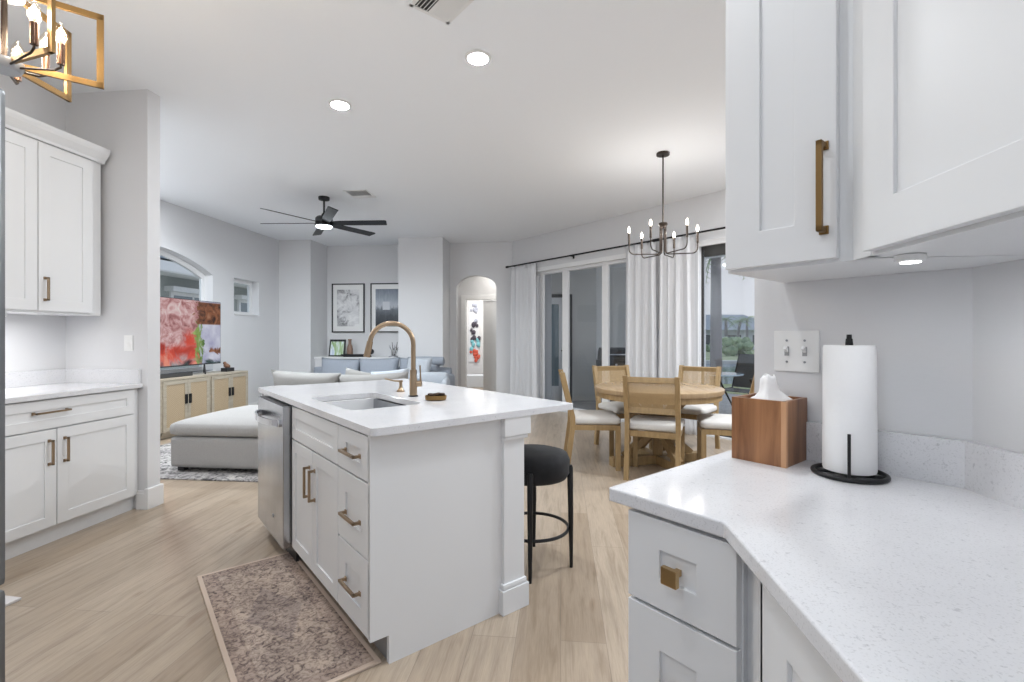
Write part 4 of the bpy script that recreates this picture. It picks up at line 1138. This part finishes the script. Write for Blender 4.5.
# ottoman
ot = thing('ottoman', 'light grey upholstered rectangular ottoman between the sideboard and the island', 'ottoman', (-3.0, 4.62, 0), 0)
bm = B(); softbox(bm, (0, 0, .195), (1.14, 1.12, .29), .03, 0, 6); obj('base', bm, linen_m, ot, True, angle=80)
bm = B(); softbox(bm, (0, 0, .405), (1.17, 1.16, .145), .065, .045, 12); obj('cushion', bm, linen_m, ot, True, angle=80)
for sx_ in (-1, 1):
    for sy_ in (-1, 1):
        obj('foot', onebox((sx_ * .50 - .03, sy_ * .48 - .03, .013), (sx_ * .50 + .03, sy_ * .48 + .03, .055), .003), black_p, ot)

# sofas
def sofa(label, loc, rz, W, D, arm_h, back_h, m, n, cush_h, over=.46):
    s = thing('sofa', label, 'sofa', loc, rz)
    bm = B(); softbox(bm, (0, 0, .22), (W - .3, D - .05, .33), .03, 0, 6); obj('base', bm, m, s, True, angle=80)
    bm = B(); softbox(bm, (0, D / 2 - .10, back_h / 2 + .02), (W - .1, .20, back_h), .05, 0, 8); obj('backrest', bm, m, s, True, angle=80)
    for q in (-1, 1):
        bm = B(); softbox(bm, (q * (W / 2 - .11), -.0, arm_h / 2 + .02), (.24, D, arm_h), .06, .01, 8); obj('arm', bm, m, s, True, angle=80)
    cw = (W - over) / n
    for i in range(n):
        cx = -W / 2 + over / 2 + cw * (i + .5)
        bm = B(); softbox(bm, (cx, -.08, .455), (cw - .01, D - .28, .16), .05, .02, 8); obj('seat_cushion', bm, m, s, True, angle=80)
        bm = B(); M = Matrix.Translation((cx, D / 2 - .26, cush_h - .22 + .012 * (i % 2))) @ Matrix.Rotation(math.radians(-10 + 2 * i), 4, 'X') @ Matrix.Rotation(math.radians((2.5, -2, 3)[i % 3]), 4, 'Y')
        pillow(bm, (0, 0, 0), cw + .03, .50, .24, M); obj('back_cushion', bm, m, s, True, angle=180)
    for sx_ in (-1, 1):
        for sy_ in (-1, 1):
            obj('foot', onebox((sx_ * (W / 2 - .12) - .03, sy_ * (D / 2 - .1) - .03, .013), (sx_ * (W / 2 - .12) + .03, sy_ * (D / 2 - .1) + .03, .06), .003), black_p, s)
    return s
sofa('three-cushion sofa tinted blue-grey as by window light, against the niche ledge', (-3.18, 7.95, 0), 0, 2.62, .95, .58, .70, blue_m, 3, .845)
sofa('greige sofa seen from behind between the ottoman and island', (-2.62, 5.72, 0), PI, 1.80, .95, .52, .66, beige_m, 2, .80, .10)
def tpillow(label, loc, rz, w, h, t, m, tilt=-18, roll=0):
    bm = B(); M = Matrix.Rotation(math.radians(tilt), 4, 'X') @ Matrix.Rotation(math.radians(roll), 4, 'Y')
    pillow(bm, (0, 0, 0), w, h, t, M); o = obj('throw_pillow', bm, m, None, True, loc, rz, angle=180)
    return tag(o, label, 'pillow')
tpillow('square pale throw pillow at the right end of the blue-tinted sofa', (-2.36, 7.80, .70), -.2, .46, .44, .16, pale_m)
tpillow('rumpled pale throw pillow on the greige sofa behind the faucet spout', (-2.02, 5.55, .70), PI + .1, .46, .32, .17, pale_m, 12, 6)
tpillow('greige throw pillow leaning mid sofa, left of the pale one', (-2.42, 5.56, .69), PI, .42, .32, .16, beige_m, 14, -10)
bm = B(); tube(bm, [(-.33, 0, 0), (-.31, 0, 0), (0, 0, 0), (.31, 0, 0), (.33, 0, 0)], [.03, .075, .085, .075, .03], 20)
o = obj('bolster_pillow', bm, blue_m, None, True, (-2.33, 8.14, .83), .05, angle=60); tag(o, 'round blue-tinted bolster lying on top of the sofa back', 'pillow')
# armchair / chaise end right of the sofa
ac = thing('accent_chair', 'low pale blue-grey armchair beside the arched doorway', 'armchair', (-1.93, 7.0, 0), math.radians(10))
bm = B(); softbox(bm, (0, 0, .23), (.48, .60, .34), .04, .02, 8); obj('seat', bm, pale_m, ac, True, angle=80)
bm = B(); softbox(bm, (0, .27, .40), (.50, .14, .60), .06, 0.01, 8); obj('backrest', bm, pale_m, ac, True, angle=80)
for q in (-1, 1):
    bm = B(); softbox(bm, (q * .22, 0, .34), (.11, .62, .56), .05, .01, 8); obj('arm', bm, pale_m, ac, True, angle=80)
    for sy_ in (-1, 1): obj('foot', onebox((q * .20 - .02, sy_ * .24 - .02, .013), (q * .20 + .02, sy_ * .24 + .02, .07), .002), black_p, ac)

# niche ledge and its things
ld = onebox((-4.598, 8.60, 0), (-2.932, 9.078, .845), .002); struct('wall_ledge', ld, wall_m)
o = onebox((-4.60, 8.575, .845), (-2.93, 9.078, .875), .004); struct('trim_ledge', o, trim_m)
LZ = .875
def picture(name, label, x0, x1, z0, z1, art, mt, y=9.078):
    r_ = thing(name, label, 'picture', ((x0 + x1) / 2, y, z0), 0)
    w = x1 - x0; h = z1 - z0; f_ = .022; bm = B()
    for a_, b_ in (((-w / 2, -.03, 0), (-w / 2 + f_, 0, h)), ((w / 2 - f_, -.03, 0), (w / 2, 0, h)), ((-w / 2, -.03, 0), (w / 2, 0, f_)), ((-w / 2, -.03, h - f_), (w / 2, 0, h))): box(bm, a_, b_, .002)
    obj('frame', bm, black_p, r_)
    obj('mat_board', onebox((-w / 2 + f_, -.016, f_), (w / 2 - f_, -.004, h - f_)), plastic_m, r_)
    mg = mt; obj('print', onebox((-w / 2 + mg, -.0185, mg * 1.15), (w / 2 - mg, -.0155, h - mg * 1.15)), art, r_)
    return r_
def art_flower():
    m = mat('grey_flower_print', (.5, .5, .5), .5); n, l, b = nodes(m)
    v = coords(m, (1, 1, 1)); 
    vo = n.new('ShaderNodeTexVoronoi'); vo.feature = 'SMOOTH_F1'; vo.inputs['Scale'].default_value = 4.2; l.new(v, vo.inputs['Vector'])
    a = tnoise(m, v, 6, 5, .6, 1.5)
    k = n.new('ShaderNodeMath'); k.operation = 'MULTIPLY_ADD'; k.inputs[1].default_value = -.55; l.new(vo.outputs['Distance'], k.inputs[0]); l.new(a, k.inputs[2])
    setc(m, ramp(m, k.outputs[0], [(.02, (.12, .12, .13)), (.12, (.36, .36, .37)), (.24, (.66, .66, .67)), (.4, (.82, .82, .82))])); return m
def art_grey():
    m = mat('moody_dune_print', (.5, .5, .5), .5); n, l, b = nodes(m)
    t = n.new('ShaderNodeTexCoord'); s = n.new('ShaderNodeSeparateXYZ'); l.new(t.outputs['Object'], s.inputs[0])
    a = tnoise(m, coords(m, (6, 1, 1.4)), 4, 5, .6, .6)
    k = n.new('ShaderNodeMath'); k.operation = 'MULTIPLY_ADD'; k.inputs[1].default_value = .28; l.new(a, k.inputs[0]); l.new(s.outputs[2], k.inputs[2])
    setc(m, ramp(m, k.outputs[0], [(.26, (.02, .025, .03)), (.46, (.06, .07, .085)), (.60, (.16, .18, .21)), (.66, (.50, .53, .58)), (.80, (.33, .37, .43)), (1.0, (.16, .19, .235))])); return m
picture('framed_print', 'black-framed pale flower print on the niche wall', -4.49, -3.825, 1.34, 2.30, art_flower(), .105)
pw = picture('framed_print', 'black-framed dark moody print partly hidden behind the niche edge', -3.70, -3.03, 1.34, 2.30, art_grey(), .10)
bm = B(); box(bm, (-.09, -.0205, .44), (.05, -.0175, .60)); obj('pale_figure', bm, mat('pale_print_ink', (.62, .64, .68), .6), pw)
fs = thing('photo_frame', 'dark frame with green and blue photo leaning on the ledge', 'picture frame', (-4.29, 8.84, LZ), math.radians(-8))
M = Matrix.Rotation(math.radians(-9), 4, 'X')
bm = B()
for a_, b_ in (((-.17, -.01, 0), (-.145, .01, .33)), ((.145, -.01, 0), (.17, .01, .33)), ((-.17, -.01, 0), (.17, .01, .025)), ((-.17, -.01, .29), (.17, .01, .33))): box(bm, a_, b_, .002, M)
obj('frame', bm, black_p, fs)
pm = mat('landscape_snapshot', (.4, .5, .4), .5)
setc(pm, ramp(pm, tnoise(pm, coords(pm, (4, 1, 1)), 2.2, 4, .6, 1.0), [(.32, (.16, .30, .10)), (.47, (.45, .60, .35)), (.52, (.78, .85, .88)), (.62, (.50, .60, .75)), (.75, (.20, .28, .42))]))
bm = B(); box(bm, (-.146, -.004, .024), (.146, .004, .292), 0, M); obj('print', bm, pm, fs)
bt = thing('carved_bottle', 'brown carved wooden bottle standing behind the black tray', 'bottle', (-4.03, 8.86, LZ), 0)
bm = B(); lathe(bm, [(0, 0), (.05, 0), (.058, .03), (.055, .14), (.045, .20), (.028, .24), (.028, .31), (.036, .315), (.036, .335), (0, .337)], seg=20); obj('body', bm, wood('brown_turned_wood', (.16, .09, .06), (.34, .22, .16)), bt, True)
tr = thing('serving_tray', 'long low black tray on the ledge right of the brown bottle', 'tray', (-3.88, 8.72, LZ), 0)
bm = B(); L_ = [[(p[0], p[1], z) for p in rrect(-a, -b, a, b, .04)] for a, b, z in ((.20, .07, 0), (.25, .09, .05), (.24, .08, .05), (.19, .06, .012))]
rs = rings_box(bm, L_); bm.faces.new(rs[0][::-1]); bm.faces.new(rs[-1]); obj('tray', bm, black_p, tr, True)
bl_ = thing('knot_sculpture', 'small black round sculpture left of the faucet on the ledge', 'sculpture', (-3.58, 8.72, LZ), 0)
bm = B(); bmesh.ops.create_icosphere(bm, subdivisions=2, radius=.045, matrix=Matrix.Translation((-.02, 0, .20))); bmesh.ops.create_icosphere(bm, subdivisions=2, radius=.055, matrix=Matrix.Translation((.03, 0, .10))); lathe(bm, [(0, 0), (.04, 0), (.03, .02), (.012, .04), (.012, .16), (0, .16)], seg=12)
obj('figure', bm, black_p, bl_, True)
tw = thing('twig_sculpture', 'grey branching twig ornament on the ledge beside the pier', 'sculpture', (-3.12, 8.72, LZ), 0)
bm = B(); lathe(bm, [(0, 0), (.09, 0), (.085, .02), (0, .035)], seg=16); obj('base', bm, grey_p, tw, True)
for i in range(5):
    a_ = -1.0 + i * .5; bm = B(); p1 = Vector((.03 * a_, 0, .02)); p2 = Vector((.06 * a_ + .02, .01, .13)); p3 = Vector((.10 * a_ + .03, -.01, .22 + .06 * (i % 2)))
    tube(bm, [p1, p2, p3], [.008, .007, .004], 6); tube(bm, [p2, p2 + Vector((.05 if i % 2 else -.04, 0, .06))], [.006, .003], 6); obj('twig', bm, bronze_d if i % 2 else grey_p, tw, True)

# art in the far room
fw = thing('floral_wall_hanging', 'colourful floral hanging on bedroom wall seen through the arched doorway', 'wall hanging', (-2.27, 12.39, .60), 0)
obj('backing', onebox((-.13, -.01, 0), (.14, 0, 1.55), .002), mat('white_card', (.72, .73, .76), .8), fw)
cols = {'red': (.60, .10, .06), 'teal': (.20, .50, .56), 'dark': (.06, .05, .07), 'grey': (.38, .40, .48)}
ms_ = {k: mat('petal_' + k, c_, .7) for k, c_ in cols.items()}
random.seed(3)
for k, (z0, z1, n_) in {'red': (.02, .30, 12), 'teal': (.30, .58, 9), 'dark': (.58, 1.0, 12), 'grey': (1.05, 1.50, 10)}.items():
    bm = B()
    for i in range(n_):
        bmesh.ops.create_icosphere(bm, subdivisions=1, radius=.035 + .025 * random.random(), matrix=Matrix.Translation((random.uniform(-.07, .15), -.03, random.uniform(z0, z1))) @ Matrix.Diagonal((1, .5, 1.2, 1)))
    obj('blossom', bm, ms_[k], fw, True)
o = obj('storage_bench', onebox((-.45, -.2, 0), (.45, .2, .30), .02), mat('pale_bench', (.70, .74, .78), .6), None, loc=(-2.1, 11.9, .0))
tag(o, 'low white bench on the floor beneath the floral hanging', 'bench')

# ================================================================== OUTDOORS
ground = mat('lawn_grass', (.16, .20, .09), .95)
setc(ground, ramp(ground, tnoise(ground, coords(ground), .5, 6), [(.3, (.22, .26, .12)), (.7, (.38, .40, .24))]))
bm = B(); prism(bm, [(-60, -8), (-8.2, -8), (-8.2, 14), (-60, 14)], -.35, -.30); struct('ground_side', bm, ground)
bm = B(); box(bm, (-60, 31, -.35), (120, 110, -.28)); struct('ground_far', bm, ground)
wat = mat('lake_water', (.20, .26, .30), .08); bm = B(); box(bm, (-60, 16.5, -.45), (120, 31, -.40)); 
bump(wat, tnoise(wat, coords(wat), 3, 3), .15, .05)
struct('lake', bm, wat)
bm = B(); box(bm, (-8, 13.8, -.35), (60, 16.5, -.30)); struct('ground_bank', bm, ground)
bm = B(); box(bm, (-60, 30.6, -.5), (120, 31.2, -.2)); struct('sea_wall', bm, mat('pale_concrete', (.62, .60, .56), .8))
pat = mat('patio_concrete', (.30, .30, .30), .7); setc(pat, ramp(pat, tnoise(pat, coords(pat), 6, 4), [(.3, (.26, .26, .265)), (.7, (.36, .355, .35))]))
bm = B(); q_ = [uvxy(5.85, 7.5), uvxy(5.85, -2.0), uvxy(10.6, -2.0), uvxy(10.6, 7.5)]; prism(bm, q_, -.10, -.02); struct('patio_floor', bm, pat)
stuc = mat('grey_stucco', (.66, .655, .63), .9); bump(stuc, tnoise(stuc, coords(stuc), 30, 4), .4, .01)
bm = B(); wallmesh(bm, [(0, 0), (2.0, 0), (2.0, 2.8), (0, 2.8)], [], .15); struct('wall_patio', bm, stuc, (-1.28, 9.5, -.02), math.radians(5.8))
bm = B(); wallmesh(bm, [(0, 0), (2.2, 0), (2.2, 2.8), (0, 2.8)], [], .15); struct('wall_patio_return', bm, stuc, (.70, 9.70, -.02), math.radians(72))
bm = B(); wallmesh(bm, [(0, 0), (1.8, 0), (1.8, 2.8), (0, 2.8)], [], .15); struct('wall_patio_end', bm, stuc, (1.0, 10.7, -.02), math.radians(5.8))
bm = B(); q_ = [uvxy(5.75, 7.6), uvxy(5.75, 3.35), uvxy(8.9, 3.35), uvxy(8.9, 7.6)]; prism(bm, q_, 2.78, 2.9); struct('patio_ceiling', bm, trim_m)
# patio door
pdm = thing('patio_door', 'white glazed patio door beyond the left slider panel', 'door', (-.56, 9.545, -.02), math.radians(5.8))
pw_ = .72
bm = B()
for a_, b_ in (((0, -.04, 0), (.12, 0, 2.05)), ((pw_ - .20, -.04, 0), (pw_, 0, 2.05)), ((.12, -.04, 1.92), (pw_ - .12, 0, 2.05)), ((.12, -.04, 0), (pw_ - .12, 0, .30))): box(bm, a_, b_, .004)
fd = obj('door_leaf', bm, trim_m, pdm)
obj('glass', onebox((.12, -.025, .30), (pw_ - .12, -.018, 1.92)), mat('blue_grey_glass', (.20, .27, .30), .1), fd)
bm = B(); box(bm, (-.07, -.02, 0), (-.005, 0, 2.12), .003); box(bm, (pw_ + .005, -.02, 0), (pw_ + .07, 0, 2.12), .003); box(bm, (-.07, -.02, 2.055), (pw_ + .07, 0, 2.12), .003); obj('casing', bm, wframe_d, pdm)
bm = B(); cyl(bm, (pw_ - .06, -.04, 1.0), (pw_ - .06, -.09, 1.0), .012); cyl(bm, (pw_ - .06, -.085, 1.0), (pw_ - .16, -.085, 1.0), .010); obj('door_handle', bm, black_m, pdm, True)
# grill
gp = atd(613, 8.9); gr = thing('barbecue_grill', 'black kettle-hood barbecue with chrome trim outside the glass doors', 'grill', (gp.x, gp.y, -.02), YAW)
bm = B(); box(bm, (-.26, -.24, .06), (.26, .24, .72), .01); obj('cart', bm, black_p, gr)
bm = B(); 
vs = cyl(bm, (-.25, 0, 0), (.25, 0, 0), .25, seg=32); bmesh.ops.transform(bm, matrix=Matrix.Translation((0, 0, .84)) @ Matrix.Diagonal((1, .9, .95, 1)), verts=bm.verts); obj('hood', bm, black_p, gr, True)
bm = B(); box(bm, (-.27, -.26, .72), (.27, .26, .84), .01); obj('firebox', bm, black_p, gr)
bm = B(); cyl(bm, (-.18, -.27, .95), (.18, -.27, .95), .014); box(bm, (-.18, -.27, .94), (-.16, -.2, .96)); box(bm, (.16, -.27, .94), (.18, -.2, .96)); obj('handle', bm, chrome_m, gr, True)
bm = B(); box(bm, (.27, -.22, .76), (.62, .22, .80), .006); box(bm, (.27, -.22, .70), (.62, -.2, .76), .002); obj('side_shelf', bm, black_p, gr)
for q in (-.2, 0, .2):
    bm = B(); cyl(bm, (q, -.26, .77), (q, -.285, .77), .02, seg=16); obj('knob', bm, chrome_m, gr, True)
for q in (-.2, .2):
    bm = B(); cyl(bm, (q - .015, -.15, .04), (q + .015, -.15, .04), .045, seg=20); obj('wheel', bm, black_p, gr, True)
# patio table and chair
pt2 = atd(716, 7.3)
t_ = thing('patio_table', 'round glass-topped patio table outside the right window', 'table', (pt2.x, pt2.y, -.02), 0)
bm = B(); lathe(bm, [(0, .70), (.38, .70), (.385, .712), (.38, .72), (0, .72)], seg=40); obj('tabletop', bm, mat('pale_glass_top', (.45, .52, .57), .1), t_, True)
bm = B(); cyl(bm, (0, 0, .0), (0, 0, .70), .035); lathe(bm, [(0, 0), (.22, 0), (.22, .02), (.04, .04), (0, .04)]); obj('pedestal', bm, black_m, t_, True)
pc2 = atd(741, 7.75)
c_ = thing('patio_chair', 'black mesh patio chair outside the right window', 'chair', (pc2.x, pc2.y, -.02), math.radians(-50))
sling = mat('dark_sling_mesh', (.05, .06, .07), .7)
for s_ in (-1, 1):
    bm = B(); tube(bm, [(s_ * .27, .30, 0), (s_ * .27, -.22, .62), (s_ * .27, .18, .64)], .016, 8); obj('leg', bm, black_m, c_, True)
    bm = B(); tube(bm, [(s_ * .27, -.30, 0), (s_ * .27, -.24, .40), (s_ * .27, .20, .42), (s_ * .27, .42, .98)], .016, 8); obj('leg', bm, black_m, c_, True)
bm = B(); box(bm, (-.26, -.24, .40), (.26, .20, .415), .003); obj('seat', bm, sling, c_)
bm = B(); bar(bm, (0, .20, .44), (0, .42, .98), .52, .012, up=(0, 1, 0)); obj('backrest', bm, sling, c_)

# screen enclosure
cg = thing('screen_enclosure', 'white framed screen cage around the patio beyond the right window', 'enclosure', UV(10.5, 4.0, 0), rzs)
for z_ in (.0, 1.12, 2.19, 3.6):
    obj('rail', onebox((0, -.03, z_), (6.5, .03, z_ + .05), .004), trim_m, cg)
for x_ in (0, 3.2, 6.4):
    obj('post', onebox((x_, -.03, -.02), (x_ + .06, .03, 3.6), .004), trim_m, cg)

leaf_m = mat('palm_leaf', (.10, .17, .07), .7); bark_m = mat('palm_bark', (.20, .19, .20), .9)
setc(leaf_m, ramp(leaf_m, tnoise(leaf_m, coords(leaf_m), 3, 3), [(.3, (.16, .24, .13)), (.7, (.34, .44, .24))]))
def palm(label, p, H_, r, L, nf, seed, lean=.0):
    rnd = random.Random(seed); t = thing('palm_tree', label, 'palm tree', (p.x, p.y, -.30), 0)
    bm = B(); pts = [Vector((lean * (k / 6) ** 2, 0, H_ * k / 6)) for k in range(7)]
    tube(bm, pts, [r * (1.15 - .25 * k / 6) for k in range(7)], 12); obj('trunk', bm, bark_m, t, True)
    top = pts[-1]
    for f_ in range(nf):
        a_ = 2 * PI * f_ / nf + rnd.uniform(-.2, .2); el = rnd.uniform(-.1, 1.1); dx = Vector((math.cos(a_), math.sin(a_), 0)); bm = B()
        n = 12; mid = [top + dx * (L * (k / n) * (.75 + .25 * math.cos(el))) + Vector((0, 0, L * (math.sin(el) * (k / n) - .85 * (k / n) ** 2))) for k in range(n + 1)]
        tube(bm, mid, [.02 * r / .15 * (1.1 - k / n) + .004 for k in range(n + 1)], 5)
        side = Vector((-dx.y, dx.x, 0))
        for k in range(1, n + 1):
            ll = L * .30 * math.sin(PI * (k + 1.5) / (n + 3))
            for s_ in (-1, 1):
                b0 = mid[k]; w_ = dx * (L * .018); tip = b0 + side * s_ * ll + dx * ll * .4 - Vector((0, 0, ll * .5))
                vs = [bm.verts.new(q) for q in (b0 - w_, b0 + w_, tip)]; bm.faces.new(vs)
                vs = [bm.verts.new(q) for q in (b0 - w_, tip, b0 + w_ + Vector((0, 0, -.01)))]; bm.faces.new(vs)
        obj('frond', bm, leaf_m, t)
palm('tall grey palm trunk close outside the right window', atd(716, 14.0), 4.1, .15, 1.2, 14, 1, .0)
palm('distant palm left of the far pair across the lake', atd(726, 42), 3.1, .13, 1.15, 12, 2)
palm('distant palm right of the far pair across the lake', atd(737, 45), 3.0, .13, 1.2, 12, 5, .3)
palm('faint distant palm at the right window edge', atd(747, 54), 3.6, .14, 1.4, 11, 8)
def bush(label, p, s, seed, name='shrub'):
    rnd = random.Random(seed); t = thing(name, label, 'shrub', (p.x, p.y, -.29), 0); bm = B()
    for i in range(26):
        c_ = Vector((rnd.uniform(-1, 1) * s[0], rnd.uniform(-1, 1) * s[1], rnd.uniform(.15, 1) * s[2]))
        m_ = bmesh.ops.create_icosphere(bm, subdivisions=2, radius=s[2] * rnd.uniform(.22, .36), matrix=Matrix.Translation(c_))
        for v in m_['verts']: v.co += noise.noise_vector(v.co * 3) * s[2] * .15
    obj('foliage', bm, leaf_m, t, True)
    bm = B()
    for q in (-.3, 0, .3): cyl(bm, (q * s[0], 0, 0), (q * s[0] * 1.5, 0, s[2] * .5), .05, seg=6)
    obj('stem', bm, bark_m, t)
bush('dense green shrub across the lake in front of grey house', atd(737, 39), (.9, .6, 1.25), 4)
bush('low dark hedge at the left of the grey house across the lake', atd(708, 50), (1.6, .6, .8), 6)
# far house
hs = thing('lakeside_house', 'low grey house with hip roof across the lake', 'house', tuple(atd(722, 58)), YAW)
hwall = mat('pale_grey_render', (.50, .53, .57), .9); roofm = mat('grey_shingle', (.30, .33, .37), .9)
bm = B(); box(bm, (-7, 0, -.3), (7, 6, 2.1)); obj('wall', bm, hwall, hs)
bm = B(); rs = rings_box(bm, [[(-7.6, -.6, 2.1), (7.6, -.6, 2.1), (7.6, 6.6, 2.1), (-7.6, 6.6, 2.1)], [(-4, 3, 4.1), (4, 3, 4.1), (4, 3.1, 4.1), (-4, 3.1, 4.1)]]); bm.faces.new(rs[0][::-1]); bm.faces.new(rs[1]); obj('roof', bm, roofm, hs)
for x_ in (-4.5, -1.5, 1.5, 4.5): obj('window', onebox((x_ - .8, -.05, .3), (x_ + .8, .0, 1.5)), mat('dark_pane', (.06, .07, .08), .2) if 'dark_pane' not in MATS else MATS['dark_pane'], hs)
# neighbour house outside the TV wall
nh = thing('neighbour_house', 'grey-green stucco neighbour house with shingle roof outside the arched window', 'house', (-9.2, 6.5, -.3), PI / 2)
nst = mat('green_grey_stucco', (.40, .425, .41), .9)
bm = B(); wallmesh(bm, [(-7, 0), (9, 0), (9, 3.05), (-7, 3.05)], [], 5.0); obj('wall', bm, nst, nh)
obj('fascia', onebox((-7.5, -.62, 3.0), (9.5, -.55, 3.27), .01), trim_m, nh)
obj('soffit', onebox((-7.5, -.6, 2.98), (9.5, .1, 3.03)), trim_m, nh)
shing = mat('slate_shingles', (.25, .28, .32), .9); n, l, b = nodes(shing)
br = n.new('ShaderNodeTexBrick'); br.inputs['Scale'].default_value = 1; br.inputs['Brick Width'].default_value = .35; br.inputs['Row Height'].default_value = .16; br.inputs['Mortar Size'].default_value = .012
br.inputs['Color1'].default_value = (.22, .26, .31, 1); br.inputs['Color2'].default_value = (.36, .41, .46, 1); br.inputs['Mortar'].default_value = (.13, .15, .18, 1)
l.new(coords(shing), br.inputs['Vector']); setc(shing, br.outputs['Color'])
bm = B(); rs = rings_box(bm, [[(-7.5, -.62, 3.27), (9.5, -.62, 3.27), (9.5, -.62, 3.22), (-7.5, -.62, 3.22)], [(-5, 3.2, 5.4), (7, 3.2, 5.4), (7, 3.2, 5.3), (-5, 3.2, 5.3)]]); bm.faces.new(rs[0][::-1]); bm.faces.new(rs[1]); obj('roof', bm, shing, nh)
for x_ in (3.95, 6.35):
    w_ = obj('window', onebox((x_, -.06, 1.2), (x_ + 1.35, .0, 2.62), .01), trim_m, nh)
    obj('pane', onebox((x_ + .08, -.065, 1.28), (x_ + 1.27, -.05, 2.54)), mat('curtained_pane', (.26, .30, .33), .15) if 'curtained_pane' not in MATS else MATS['curtained_pane'], w_)
    obj('mullion', onebox((x_ + .65, -.075, 1.28), (x_ + .70, -.062, 2.54)), trim_m, w_)
    obj('shutter_hood', onebox((x_ - .15, -.25, 2.62), (x_ + 1.5, 0, 2.74), .01), trim_m, nh)
